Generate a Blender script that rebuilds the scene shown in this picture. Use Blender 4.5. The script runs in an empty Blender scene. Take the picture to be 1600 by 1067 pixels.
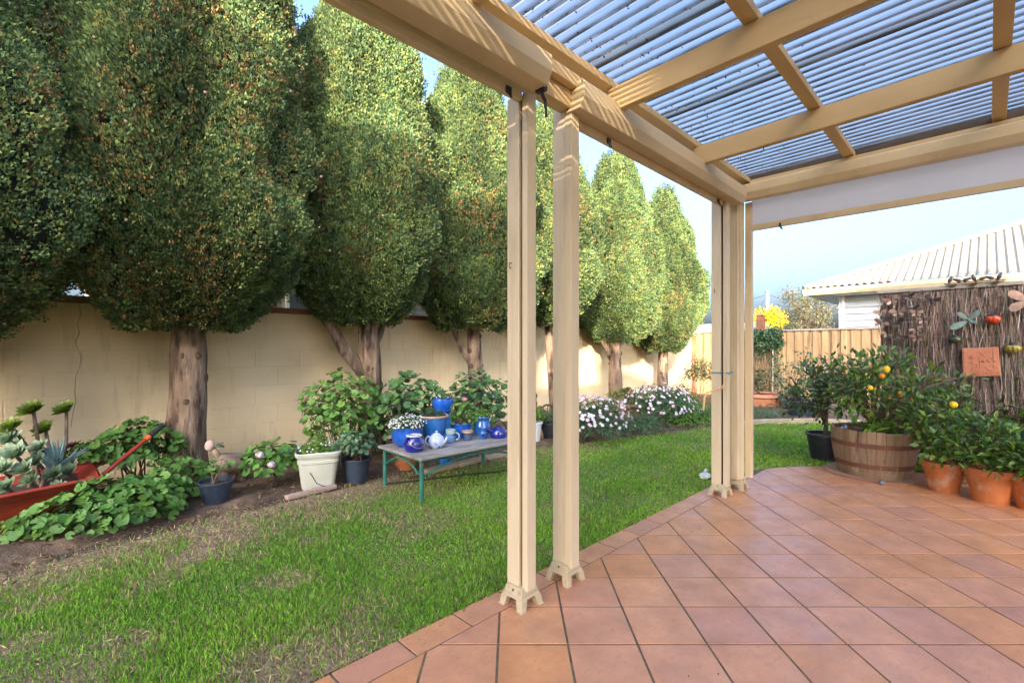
import bpy, math, random
import numpy as np
from mathutils import Matrix, Vector

random.seed(7)
rng = np.random.default_rng(7)
R = math.radians
SQ2 = math.sqrt(2.0)
scene = bpy.context.scene
COL = scene.collection

# ------------------------------------------------------------------ camera
# world x runs along the boundary wall, world y towards it, z up (metres)
CAM_H, FPX, HOR = 1.28, 745.0, 545.0
cam_d = bpy.data.cameras.new("camera")
cam = bpy.data.objects.new("camera", cam_d)
COL.objects.link(cam)
cam.location = (0, 0, CAM_H)
cam.rotation_euler = (R(90), 0, R(-45))
cam_d.sensor_width = 36
cam_d.lens = FPX / 1600 * 36
cam_d.shift_y = (HOR - 533.5) / 1600
cam_d.clip_start, cam_d.clip_end = 0.05, 2000
scene.camera = cam

# ------------------------------------------------------------------ sky, sun, exposure
SUN_EL = R(18.5)
LH = np.array([0.80, 0.60]); LH = LH / np.linalg.norm(LH)      # horizontal way the light travels
world = bpy.data.worlds.new("World"); scene.world = world; world.use_nodes = True
wn = world.node_tree
wn.nodes.clear()
sky = wn.nodes.new("ShaderNodeTexSky"); sky.sky_type = 'NISHITA'; sky.sun_disc = False
sky.sun_elevation = SUN_EL
sky.sun_rotation = math.atan2(-LH[0], -LH[1])
sky.air_density, sky.dust_density, sky.ozone_density = 1.0, 8.6, 5.5
bgn = wn.nodes.new("ShaderNodeBackground"); bgn.inputs[1].default_value = 0.15
wo = wn.nodes.new("ShaderNodeOutputWorld")
wn.links.new(sky.outputs[0], bgn.inputs[0]); wn.links.new(bgn.outputs[0], wo.inputs[0])
sd = bpy.data.lights.new("sun", 'SUN'); sd.energy = 2.1; sd.angle = R(0.5); sd.color = (1.0, 0.92, 0.80)
sun = bpy.data.objects.new("sun", sd); COL.objects.link(sun)
Ld = Vector((LH[0] * math.cos(SUN_EL), LH[1] * math.cos(SUN_EL), -math.sin(SUN_EL)))
sun.rotation_euler = Ld.to_track_quat('-Z', 'Y').to_euler()
sun.location = (-10, -8, 12)
vs = scene.view_settings
vs.view_transform, vs.look, vs.gamma, vs.use_curve_mapping = 'Standard', 'None', 1.0, False
vs.exposure = 2.85
vs.use_white_balance = True
vs.white_balance_temperature, vs.white_balance_tint = 7000, 17
cy = scene.cycles
cy.use_denoising = True
cy.denoiser = 'OPENIMAGEDENOISE'
cy.denoising_input_passes = 'RGB_ALBEDO_NORMAL'
cy.denoising_prefilter = 'NONE'
scene.render.filter_size = 1.15
cy.sample_clamp_indirect = 4.0
cy.max_bounces, cy.diffuse_bounces, cy.glossy_bounces = 8, 4, 3
cy.transmission_bounces, cy.transparent_max_bounces = 4, 10
cy.caustics_reflective = cy.caustics_refractive = False


# ------------------------------------------------------------------ pixel helpers
def cam2w(X, Y):
    return (X + Y) / SQ2, (Y - X) / SQ2

def at(px, py, z=0.0):
    d = FPX * (CAM_H - z) / (py - HOR)
    x, y = cam2w((px - 800) / FPX * d, d)
    return np.array([x, y, z])

def ond(px, py, d):
    x, y = cam2w((px - 800) / FPX * d, d)
    return np.array([x, y, CAM_H + (HOR - py) / FPX * d])

def depth(p):
    return (p[0] + p[1]) / SQ2

def onx(px, py, s):            # point on the plane x = s
    k = (px - 800) / FPX
    t = s * (1 - k) / (1 + k)
    return np.array([s, t, CAM_H + (HOR - py) / FPX * (s + t) / SQ2])

def ony(px, py, t):
    k = (px - 800) / FPX
    s = t * (1 + k) / (1 - k)
    return np.array([s, t, CAM_H + (HOR - py) / FPX * (s + t) / SQ2])


# ------------------------------------------------------------------ materials
MATS = {}
def nt(name):
    m = bpy.data.materials.new(name); m.use_nodes = True
    t = m.node_tree; b = t.nodes["Principled BSDF"]
    MATS[name] = m
    return m, t, b

def N(t, typ, **kw):
    n = t.nodes.new(typ)
    for k, v in kw.items():
        setattr(n, k, v)
    return n

def ramp(t, fac, stops):
    r = N(t, "ShaderNodeValToRGB")
    e = r.color_ramp.elements
    while len(e) < len(stops):
        e.new(0.5)
    for el, (p, c) in zip(e, stops):
        el.position = p
        el.color = (*c, 1) if len(c) == 3 else c
    t.links.new(fac, r.inputs[0])
    return r.outputs[0]

def mixc(t, fac, a, b, mode='MIX'):
    m = N(t, "ShaderNodeMix", data_type='RGBA', blend_type=mode)
    for s, v in ((m.inputs[0], fac), (m.inputs[6], a), (m.inputs[7], b)):
        if isinstance(v, bpy.types.NodeSocket):
            t.links.new(v, s)
        elif isinstance(v, (int, float)):
            s.default_value = v
        else:
            s.default_value = (*v, 1)
    return m.outputs[2]

def noise(t, vec, scale, detail=4, rough=0.55):
    n = N(t, "ShaderNodeTexNoise")
    n.inputs["Scale"].default_value = scale
    n.inputs["Detail"].default_value = detail
    n.inputs["Roughness"].default_value = rough
    if vec is not None:
        t.links.new(vec, n.inputs["Vector"])
    return n.outputs["Fac"]

def mapping(t, src, scale=(1, 1, 1), rot=(0, 0, 0)):
    m = N(t, "ShaderNodeMapping")
    m.inputs["Scale"].default_value = scale
    m.inputs["Rotation"].default_value = rot
    t.links.new(src, m.inputs[0])
    return m.outputs[0]

def pos(t):
    return N(t, "ShaderNodeNewGeometry").outputs["Position"]

def objc(t):
    return N(t, "ShaderNodeTexCoord").outputs["Object"]

def bump(t, b, fac, strength, dist=0.01):
    n = N(t, "ShaderNodeBump")
    n.inputs["Strength"].default_value = strength
    n.inputs["Distance"].default_value = dist
    t.links.new(fac, n.inputs["Height"])
    t.links.new(n.outputs[0], b.inputs["Normal"])

def pm(name, c1, c2, scale=8, rough=0.6, bstr=0.2, bscale=60, stretch=(1, 1, 1), metal=0.0,
       spec=0.4, dirt=None, dscale=3, drange=(0.52, 0.7), objrand=0.0, coat=0.0, bdist=0.004):
    m, t, b = nt(name)
    v = mapping(t, pos(t), stretch)
    c = ramp(t, noise(t, v, scale), [(0.3, c1), (0.7, c2)])
    if dirt is not None:
        f = ramp(t, noise(t, v, dscale, 6, 0.65), [(drange[0], (0, 0, 0)), (drange[1], (1, 1, 1))])
        c = mixc(t, f, c, dirt)
    if objrand:
        oi = N(t, "ShaderNodeObjectInfo")
        g = ramp(t, oi.outputs["Random"], [(0, (1 - objrand,) * 3), (1, (1 + objrand,) * 3)])
        c = mixc(t, 1.0, c, g, 'MULTIPLY')
    t.links.new(c, b.inputs["Base Color"])
    rr = N(t, "ShaderNodeMapRange")
    rr.inputs[3].default_value, rr.inputs[4].default_value = rough * 0.8, min(1, rough * 1.2)
    t.links.new(noise(t, v, scale * 2.3), rr.inputs[0]); t.links.new(rr.outputs[0], b.inputs["Roughness"])
    b.inputs["Metallic"].default_value = metal
    b.inputs["Specular IOR Level"].default_value = spec
    b.inputs["Coat Weight"].default_value = coat
    b.inputs["Coat Roughness"].default_value = 0.08
    if bstr:
        bump(t, b, noise(t, v, bscale, 5, 0.6), bstr, bdist)
    return m

def leafmat(name, c1, c2, c3=None, attr=False, rough=0.45, transl=0.25, spec=0.4, vein=False):
    m, t, b = nt(name)
    if attr:
        a = N(t, "ShaderNodeAttribute", attribute_name="col")
        c = a.outputs["Color"]
    else:
        oi = N(t, "ShaderNodeObjectInfo")
        st = [(0, c1), (0.6, c2)] + ([(1.0, c3)] if c3 else [(1.0, c2)])
        c = ramp(t, oi.outputs["Random"], st)
    n = ramp(t, noise(t, pos(t), 35, 3), [(0.25, (0.72, 0.74, 0.7)), (0.75, (1.18, 1.15, 1.1))])
    c = mixc(t, 1.0, c, n, 'MULTIPLY')
    t.links.new(c, b.inputs["Base Color"])
    b.inputs["Roughness"].default_value = rough
    b.inputs["Specular IOR Level"].default_value = spec
    tr = N(t, "ShaderNodeBsdfTranslucent"); t.links.new(c, tr.inputs[0])
    mx = N(t, "ShaderNodeMixShader"); mx.inputs[0].default_value = transl
    t.links.new(b.outputs[0], mx.inputs[1]); t.links.new(tr.outputs[0], mx.inputs[2])
    t.links.new(mx.outputs[0], t.nodes["Material Output"].inputs[0])
    return m

CREAM = (0.52, 0.40, 0.25)
pm('post_paint', (0.66, 0.53, 0.34), (0.73, 0.60, 0.40), 5, 0.42, 0.12, 90, (1.6, 1.6, 0.2), dirt=(0.50, 0.37, 0.21), dscale=5, drange=(0.5, 0.8))
pm('foot_paint', (0.50, 0.40, 0.24), (0.56, 0.45, 0.29), 9, 0.5, 0.25, 60, dirt=(0.3, 0.22, 0.13), dscale=14, drange=(0.55, 0.75))
pm('rafter_paint', (0.56, 0.39, 0.19), (0.64, 0.465, 0.245), 7, 0.5, 0.12, 50, (1, 0.18, 1), dirt=(0.38, 0.25, 0.12), dscale=4, drange=(0.6, 0.85))
pm('beam_paint', (0.57, 0.40, 0.20), (0.64, 0.465, 0.25), 7, 0.5, 0.1, 50, (0.18, 1, 1), dirt=(0.38, 0.26, 0.13), dscale=4, drange=(0.62, 0.85))
pm('pelmet_paint', (0.64, 0.50, 0.30), (0.69, 0.55, 0.345), 4, 0.38, 0.03, 60, dirt=(0.48, 0.35, 0.19), dscale=3.5, drange=(0.52, 0.85))
pm('black_plastic', (0.018, 0.018, 0.02), (0.03, 0.03, 0.033), 12, 0.45, 0.1, 80)
pm('slot', (0.015, 0.014, 0.012), (0.02, 0.02, 0.018), 12, 0.8, 0)
pm('rust', (0.13, 0.05, 0.028), (0.22, 0.10, 0.055), 18, 0.8, 0.4, 60)
pm('gold_metal', (0.62, 0.40, 0.16), (0.7, 0.5, 0.24), 12, 0.35, 0.05, 60, metal=0.4)
pm('green_tie', (0.01, 0.22, 0.19), (0.02, 0.3, 0.25), 12, 0.5, 0)
pm('brown_flashing', (0.06, 0.042, 0.028), (0.09, 0.065, 0.045), 6, 0.6, 0.1, 40)
m_ = pm('blind_mesh', (0.66, 0.61, 0.57), (0.74, 0.69, 0.65), 3, 0.7, 0.25, 240, (1, 1, 0.3))
t_ = m_.node_tree
tb_ = t_.nodes.new("ShaderNodeBsdfTranslucent"); tb_.inputs[0].default_value = (0.88, 0.84, 0.80, 1)
mx_ = t_.nodes.new("ShaderNodeMixShader"); mx_.inputs[0].default_value = 0.72
t_.links.new(t_.nodes["Principled BSDF"].outputs[0], mx_.inputs[1]); t_.links.new(tb_.outputs[0], mx_.inputs[2])
t_.links.new(mx_.outputs[0], t_.nodes["Material Output"].inputs[0])
pm('mortar', (0.12, 0.092, 0.06), (0.21, 0.16, 0.105), 14, 0.95, 0.5, 90, dirt=(0.08, 0.075, 0.045), dscale=5, spec=0.1)
pm('soil', (0.07, 0.042, 0.026), (0.16, 0.105, 0.066), 9, 0.95, 0.9, 45, dirt=(0.27, 0.185, 0.11), dscale=3.0, drange=(0.5, 0.72), bdist=0.02)
pm('pot_soil', (0.035, 0.022, 0.015), (0.10, 0.065, 0.042), 40, 0.95, 0.9, 90, bdist=0.01)
pm('far_ground', (0.10, 0.10, 0.05), (0.16, 0.14, 0.08), 2, 0.95, 0.3, 10)
pm('bark', (0.13, 0.082, 0.05), (0.38, 0.265, 0.175), 12, 0.9, 1.0, 24, (1, 1, 0.24), dirt=(0.06, 0.037, 0.024), dscale=9, drange=(0.5, 0.62), bdist=0.06)
pm('bark_knot', (0.06, 0.036, 0.024), (0.16, 0.1, 0.066), 30, 0.95, 1.0, 40, bdist=0.03)
pm('twig', (0.10, 0.065, 0.04), (0.19, 0.13, 0.085), 22, 0.85, 0.6, 60)
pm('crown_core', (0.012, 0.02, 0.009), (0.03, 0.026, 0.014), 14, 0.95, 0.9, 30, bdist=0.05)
pm('cone', (0.20, 0.14, 0.09), (0.32, 0.235, 0.16), 30, 0.8, 0.5, 90)
pm('coping', (0.24, 0.105, 0.055), (0.34, 0.17, 0.095), 6, 0.75, 0.4, 50, (0.4, 1, 1), dirt=(0.11, 0.06, 0.04), dscale=3)
pm('fence_wood', (0.33, 0.205, 0.095), (0.46, 0.31, 0.155), 7, 0.75, 0.35, 40, (1, 3, 0.22), dirt=(0.23, 0.135, 0.065), dscale=5, drange=(0.5, 0.68), objrand=0.24)
pm('grey_wood', (0.27, 0.235, 0.185), (0.40, 0.36, 0.29), 9, 0.85, 0.5, 50, (1, 0.25, 1))
pm('edging', (0.36, 0.27, 0.165), (0.48, 0.37, 0.24), 9, 0.85, 0.4, 50)
pm('weatherboard', (0.36, 0.40, 0.42), (0.41, 0.445, 0.46), 4, 0.55, 0.08, 40)
pm('roof_steel', (0.27, 0.24, 0.175), (0.32, 0.285, 0.21), 3, 0.6, 0.05, 30, dirt=(0.22, 0.195, 0.14), dscale=1.5)
pm('gutter_steel', (0.40, 0.33, 0.21), (0.46, 0.385, 0.25), 4, 0.45, 0.05, 40)
pm('tan_brick', (0.40, 0.27, 0.15), (0.50, 0.35, 0.20), 5, 0.85, 0.4, 40, objrand=0.18)
pm('brick_mortar', (0.42, 0.37, 0.30), (0.5, 0.44, 0.36), 5, 0.9, 0.3, 60)
pm('white_paint', (0.72, 0.71, 0.68), (0.8, 0.79, 0.76), 5, 0.5, 0.05, 40)
pm('window_glass', (0.10, 0.12, 0.14), (0.13, 0.15, 0.17), 2, 0.08, 0, spec=0.8)
pm('blocker_render', (0.62, 0.56, 0.46), (0.68, 0.62, 0.52), 3, 0.8, 0.2, 60)
pm('house_tiles', (0.25, 0.14, 0.10), (0.33, 0.19, 0.13), 5, 0.8, 0.4, 12)
pm('terracotta', (0.42, 0.125, 0.035), (0.54, 0.18, 0.06), 7, 0.7, 0.3, 60, dirt=(0.50, 0.34, 0.23), dscale=6, drange=(0.53, 0.68))
pm('terracotta_plaque', (0.56, 0.20, 0.10), (0.64, 0.26, 0.14), 9, 0.75, 0.3, 70)
pm('weathered_terracotta', (0.42, 0.20, 0.115), (0.50, 0.27, 0.17), 7, 0.8, 0.4, 60, dirt=(0.36, 0.29, 0.22), dscale=6, drange=(0.48, 0.66))
pm('black_pot', (0.016, 0.018, 0.022), (0.034, 0.037, 0.043), 9, 0.45, 0.1, 60, dirt=(0.07, 0.065, 0.06), dscale=6, drange=(0.55, 0.8))
pm('navy_pot', (0.022, 0.035, 0.055), (0.04, 0.055, 0.08), 9, 0.45, 0.1, 60, dirt=(0.08, 0.08, 0.085), dscale=6, drange=(0.55, 0.8))
pm('green_plastic', (0.012, 0.06, 0.045), (0.02, 0.08, 0.06), 6, 0.45, 0.05, 60)
pm('pale_plastic', (0.50, 0.51, 0.41), (0.57, 0.575, 0.47), 5, 0.5, 0.08, 50, dirt=(0.34, 0.32, 0.22), dscale=3.5, drange=(0.55, 0.82))
pm('white_plastic', (0.66, 0.66, 0.62), (0.74, 0.74, 0.7), 5, 0.5, 0.08, 50, dirt=(0.45, 0.43, 0.36), dscale=4, drange=(0.58, 0.85))
pm('barrel_wood', (0.20, 0.125, 0.07), (0.36, 0.25, 0.155), 10, 0.85, 0.7, 40, (1, 1, 0.14), dirt=(0.12, 0.078, 0.05), dscale=10, drange=(0.55, 0.7), objrand=0.16)
pm('barrel_hoop', (0.13, 0.05, 0.032), (0.20, 0.085, 0.055), 12, 0.8, 0.35, 60)
pm('cobalt_glaze', (0.003, 0.07, 0.40), (0.012, 0.14, 0.60), 7, 0.12, 0.04, 40, coat=0.8, spec=0.6)
pm('dark_cobalt', (0.004, 0.008, 0.13), (0.012, 0.02, 0.26), 6, 0.1, 0.03, 40, coat=0.9, spec=0.6)
pm('azure_glaze', (0.005, 0.09, 0.36), (0.03, 0.21, 0.52), 8, 0.14, 0.05, 40, (1, 1, 0.25), coat=0.8, dirt=(0.003, 0.045, 0.25), dscale=6, spec=0.6)
pm('tan_rim', (0.44, 0.27, 0.14), (0.52, 0.34, 0.19), 9, 0.4, 0.05, 40)
pm('pale_blue_glaze', (0.42, 0.52, 0.68), (0.56, 0.64, 0.76), 9, 0.15, 0.03, 40, coat=0.8, dirt=(0.08, 0.17, 0.46), dscale=22, drange=(0.56, 0.66))
pm('speckle_blue', (0.10, 0.22, 0.46), (0.20, 0.36, 0.58), 12, 0.18, 0.05, 40, coat=0.6, dirt=(0.04, 0.07, 0.20), dscale=30, drange=(0.5, 0.62))
pm('celadon', (0.32, 0.45, 0.38), (0.40, 0.52, 0.45), 9, 0.2, 0.03, 40, coat=0.6)
pm('slate_glaze', (0.05, 0.08, 0.17), (0.12, 0.16, 0.28), 14, 0.25, 0.1, 40, coat=0.4, dirt=(0.25, 0.22, 0.2), dscale=30, drange=(0.56, 0.68))
pm('wire_metal', (0.30, 0.27, 0.24), (0.4, 0.37, 0.33), 30, 0.45, 0, metal=0.6)
pm('table_green', (0.015, 0.13, 0.095), (0.03, 0.19, 0.14), 12, 0.55, 0.3, 60, dirt=(0.16, 0.085, 0.05), dscale=9, drange=(0.56, 0.7))
pm('table_top', (0.27, 0.24, 0.205), (0.40, 0.365, 0.32), 9, 0.85, 0.5, 60, (0.3, 1, 1), dirt=(0.20, 0.165, 0.13), dscale=8, drange=(0.5, 0.66))
pm('barrow_red', (0.24, 0.022, 0.012), (0.31, 0.036, 0.018), 7, 0.5, 0.15, 60, dirt=(0.20, 0.05, 0.03), dscale=6, drange=(0.52, 0.74))
pm('orange_band', (0.75, 0.10, 0.02), (0.8, 0.14, 0.03), 7, 0.45, 0)
pm('rubber', (0.014, 0.014, 0.014), (0.03, 0.03, 0.03), 20, 0.75, 0.3, 60)
pm('driftwood', (0.20, 0.13, 0.085), (0.44, 0.32, 0.22), 11, 0.85, 0.6, 40, (0.3, 1, 1))
pm('pink_stone', (0.52, 0.33, 0.26), (0.6, 0.42, 0.34), 11, 0.85, 0.4, 40)
pm('brick_edge', (0.36, 0.24, 0.18), (0.47, 0.35, 0.28), 11, 0.9, 0.5, 40)
pm('hose', (0.015, 0.03, 0.02), (0.03, 0.05, 0.03), 11, 0.5, 0)
pm('blue_hose', (0.02, 0.16, 0.40), (0.03, 0.2, 0.46), 11, 0.45, 0)
pm('copper', (0.28, 0.165, 0.11), (0.44, 0.29, 0.205), 22, 0.5, 0.2, 60, metal=0.15, objrand=0.4)
pm('dark_iron', (0.05, 0.035, 0.03), (0.09, 0.062, 0.05), 22, 0.65, 0.3, 60)
pm('verdigris', (0.13, 0.22, 0.18), (0.24, 0.33, 0.27), 22, 0.6, 0.3, 60)
pm('ladybird_red', (0.62, 0.05, 0.008), (0.72, 0.09, 0.015), 12, 0.2, 0, coat=0.6)
pm('ladybird_green', (0.018, 0.035, 0.01), (0.06, 0.08, 0.018), 12, 0.25, 0, coat=0.5)
pm('ladybird_yellow', (0.25, 0.19, 0.02), (0.36, 0.27, 0.035), 12, 0.25, 0, coat=0.5)
pm('lemon_skin', (0.80, 0.48, 0.01), (0.86, 0.56, 0.02), 12, 0.4, 0.3, 160)
pm('orange_skin', (0.80, 0.25, 0.01), (0.86, 0.32, 0.02), 12, 0.4, 0.3, 160)
pm('pole_wood', (0.36, 0.32, 0.28), (0.44, 0.40, 0.36), 5, 0.85, 0.3, 30, (1, 1, 0.2))
pm('wire_black', (0.03, 0.03, 0.03), (0.04, 0.04, 0.04), 5, 0.6, 0)
pm('petal_white', (0.78, 0.76, 0.76), (0.84, 0.82, 0.83), 20, 0.6, 0)
pm('petal_pink', (0.70, 0.45, 0.55), (0.82, 0.66, 0.72), 20, 0.6, 0)
pm('petal_coral', (0.75, 0.18, 0.16), (0.82, 0.35, 0.32), 20, 0.6, 0)
pm('wattle_yellow', (0.80, 0.55, 0.01), (0.86, 0.64, 0.02), 3, 0.7, 0)
pm('wheel_terracotta', (0.45, 0.17, 0.08), (0.52, 0.24, 0.13), 9, 0.8, 0.3, 60)
pm('yellow_thing', (0.8, 0.55, 0.02), (0.85, 0.6, 0.03), 9, 0.6, 0)
pm('sandal', (0.12, 0.13, 0.16), (0.2, 0.21, 0.25), 40, 0.5, 0.2, 60)

leafmat('geranium_leaf', (0.06, 0.165, 0.03), (0.105, 0.25, 0.045), (0.17, 0.33, 0.06), transl=0.18, rough=0.55)
leafmat('geranium_dark', (0.045, 0.125, 0.036), (0.075, 0.18, 0.05), (0.12, 0.25, 0.06), transl=0.15, rough=0.5)
leafmat('ivy_leaf', (0.05, 0.12, 0.06), (0.085, 0.18, 0.09), (0.13, 0.24, 0.11), transl=0.12, rough=0.4)
leafmat('citrus_leaf', (0.045, 0.125, 0.018), (0.085, 0.20, 0.028), (0.22, 0.31, 0.035), transl=0.2, rough=0.33, spec=0.5)
leafmat('camellia_leaf', (0.032, 0.09, 0.024), (0.05, 0.125, 0.034), (0.11, 0.2, 0.045), transl=0.12, rough=0.28, spec=0.55)
leafmat('foliage', None, None, attr=True, transl=0.22, rough=0.55)
leafmat('glossy_foliage', None, None, attr=True, transl=0.18, rough=0.33, spec=0.5)
leafmat('cypress_foliage', None, None, attr=True, transl=0.12, rough=0.7, spec=0.2)
leafmat('grass', None, None, attr=True, transl=0.25, rough=0.6, spec=0.25)
leafmat('litter', None, None, attr=True, transl=0.05, rough=0.85, spec=0.2)

def brush_material():
    m, t, b = nt('brushwood')
    a = N(t, "ShaderNodeAttribute", attribute_name="col")
    n = ramp(t, noise(t, mapping(t, pos(t), (1, 1, 0.1)), 60, 3), [(0.3, (0.6,) * 3), (0.7, (1.25,) * 3)])
    t.links.new(mixc(t, 1.0, a.outputs["Color"], n, 'MULTIPLY'), b.inputs["Base Color"])
    b.inputs["Roughness"].default_value = 0.85
brush_material()

def wall_material():
    m, t, b = nt('wall_paint')
    p = pos(t)
    c = ramp(t, noise(t, p, 1.6, 5, 0.6), [(0.3, (0.77, 0.595, 0.335)), (0.7, (0.84, 0.675, 0.41))])
    v = mapping(t, p, (3.0, 1, 0.5))
    st = ramp(t, noise(t, v, 2.6, 6, 0.65), [(0.56, (0, 0, 0)), (0.82, (1, 1, 1))])
    c = mixc(t, st, c, (0.58, 0.43, 0.24))
    sp = ramp(t, noise(t, p, 48, 2, 0.5), [(0.72, (0, 0, 0)), (0.8, (0.6, 0.6, 0.6))])
    c = mixc(t, sp, c, (0.42, 0.30, 0.17))
    t.links.new(c, b.inputs["Base Color"])
    b.inputs["Roughness"].default_value = 0.7
    b.inputs["Specular IOR Level"].default_value = 0.3
    bump(t, b, noise(t, p, 55, 6, 0.65), 0.45, 0.006)
wall_material()

def tile_material():
    m, t, b = nt('quarry_tile')
    oi = N(t, "ShaderNodeObjectInfo")
    c = ramp(t, oi.outputs["Random"], [(0.0, (0.56, 0.245, 0.105)), (0.35, (0.58, 0.27, 0.13)), (0.7, (0.55, 0.26, 0.145)), (0.92, (0.53, 0.25, 0.145)), (1.0, (0.49, 0.23, 0.15))])
    p = pos(t)
    n1 = ramp(t, noise(t, p, 5, 6, 0.6), [(0.25, (0.82, 0.8, 0.78)), (0.75, (1.3, 1.28, 1.25))])
    c = mixc(t, 1.0, c, n1, 'MULTIPLY')
    n2 = ramp(t, noise(t, mapping(t, p, (1, 2.4, 1), (0, 0, 0.6)), 26, 7, 0.7), [(0.54, (0, 0, 0)), (0.7, (0.6, 0.6, 0.6))])
    c = mixc(t, n2, c, (0.33, 0.17, 0.10))
    n3 = ramp(t, noise(t, p, 2.2, 8, 0.7), [(0.55, (0, 0, 0)), (0.75, (0.4, 0.4, 0.4))])
    c = mixc(t, n3, c, (0.55, 0.34, 0.23))
    t.links.new(c, b.inputs["Base Color"])
    rr = ramp(t, noise(t, p, 7, 6, 0.65), [(0.3, (0.30,) * 3), (0.7, (0.55,) * 3)])
    t.links.new(rr, b.inputs["Roughness"])
    b.inputs["Specular IOR Level"].default_value = 0.45
    bump(t, b, noise(t, p, 30, 6, 0.65), 0.18, 0.004)
tile_material()

def poly_material():
    m, t, b = nt('polycarbonate')
    p = objc(t)
    sp = N(t, "ShaderNodeSeparateXYZ"); t.links.new(p, sp.inputs[0])
    # dirt lies in the valleys of the sheet (low z in the sheet's own coordinates)
    mr = N(t, "ShaderNodeMapRange"); mr.inputs[1].default_value = 0.001; mr.inputs[2].default_value = -0.011
    t.links.new(sp.outputs[2], mr.inputs[0])
    n = noise(t, mapping(t, p, (6, 0.7, 1)), 5, 6, 0.65)
    n2 = ramp(t, n, [(0.30, (0.35,) * 3), (0.62, (1,) * 3)])
    mu = N(t, "ShaderNodeMath", operation='MULTIPLY'); t.links.new(mr.outputs[0], mu.inputs[0]); t.links.new(n2, mu.inputs[1])
    speck = ramp(t, noise(t, mapping(t, p, (1, 0.5, 1)), 75, 3, 0.6), [(0.64, (0,) * 3), (0.68, (1,) * 3)])
    low = ramp(t, mr.outputs[0], [(0.55, (0,) * 3), (0.85, (1,) * 3)])
    sm = N(t, "ShaderNodeMath", operation='MULTIPLY'); t.links.new(speck, sm.inputs[0]); t.links.new(low, sm.inputs[1])
    mxm = N(t, "ShaderNodeMath", operation='MAXIMUM'); t.links.new(mu.outputs[0], mxm.inputs[0]); t.links.new(sm.outputs[0], mxm.inputs[1])
    tr = N(t, "ShaderNodeBsdfTransparent"); tr.inputs[0].default_value = (0.84, 0.80, 0.71, 1)
    tl = N(t, "ShaderNodeBsdfTranslucent"); tl.inputs[0].default_value = (0.60, 0.58, 0.53, 1)
    gl = N(t, "ShaderNodeBsdfGlossy"); gl.inputs[0].default_value = (0.8, 0.85, 0.9, 1); gl.inputs[1].default_value = 0.2
    a = N(t, "ShaderNodeMixShader"); a.inputs[0].default_value = 0.5
    t.links.new(tr.outputs[0], a.inputs[1]); t.links.new(tl.outputs[0], a.inputs[2])
    a2 = N(t, "ShaderNodeMixShader"); a2.inputs[0].default_value = 0.12
    t.links.new(a.outputs[0], a2.inputs[1]); t.links.new(gl.outputs[0], a2.inputs[2])
    df = N(t, "ShaderNodeBsdfDiffuse"); df.inputs[0].default_value = (0.055, 0.055, 0.055, 1)
    fm = N(t, "ShaderNodeMath", operation='MULTIPLY'); fm.inputs[1].default_value = 0.88; t.links.new(mxm.outputs[0], fm.inputs[0])
    a3 = N(t, "ShaderNodeMixShader"); t.links.new(fm.outputs[0], a3.inputs[0])
    t.links.new(a2.outputs[0], a3.inputs[1]); t.links.new(df.outputs[0], a3.inputs[2])
    t.links.new(a3.outputs[0], t.nodes["Material Output"].inputs[0])
poly_material()

def lawn_material():
    m, t, b = nt('lawn_ground')
    p = pos(t)
    c = ramp(t, noise(t, p, 1.3, 6, 0.65), [(0.35, (0.09, 0.15, 0.035)), (0.5, (0.16, 0.17, 0.06)), (0.62, (0.33, 0.235, 0.13))])
    da = N(t, "ShaderNodeAttribute", attribute_name="dry")
    so = ramp(t, noise(t, p, 14, 6, 0.7), [(0.35, (0.20, 0.125, 0.07)), (0.65, (0.42, 0.295, 0.175))])
    c = mixc(t, da.outputs["Fac"], c, so)
    n = ramp(t, noise(t, p, 40, 4, 0.6), [(0.3, (0.5,) * 3), (0.7, (1.3,) * 3)])
    t.links.new(mixc(t, 1.0, c, n, 'MULTIPLY'), b.inputs["Base Color"])
    b.inputs["Roughness"].default_value = 0.95
    bump(t, b, noise(t, p, 60, 4, 0.6), 0.8, 0.02)
lawn_material()


# ------------------------------------------------------------------ mesh helpers
def link(o, parent=None):
    COL.objects.link(o)
    if parent is not None:
        o.parent = parent
    return o

def tag(o, label=None, cat=None, group=None, kind=None):
    for k, v in (('label', label), ('category', cat), ('group', group), ('kind', kind)):
        if v:
            o[k] = v
    return o

def thing(name, loc, label, cat, group=None):
    o = bpy.data.objects.new(name, None)
    o.empty_display_size = 0.1
    o.location = loc
    link(o)
    return tag(o, label, cat, group)

def ploc(parent):
    l = np.zeros(3)
    while parent is not None:
        l = l + np.array(parent.location)
        parent = parent.parent
    return l

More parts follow.
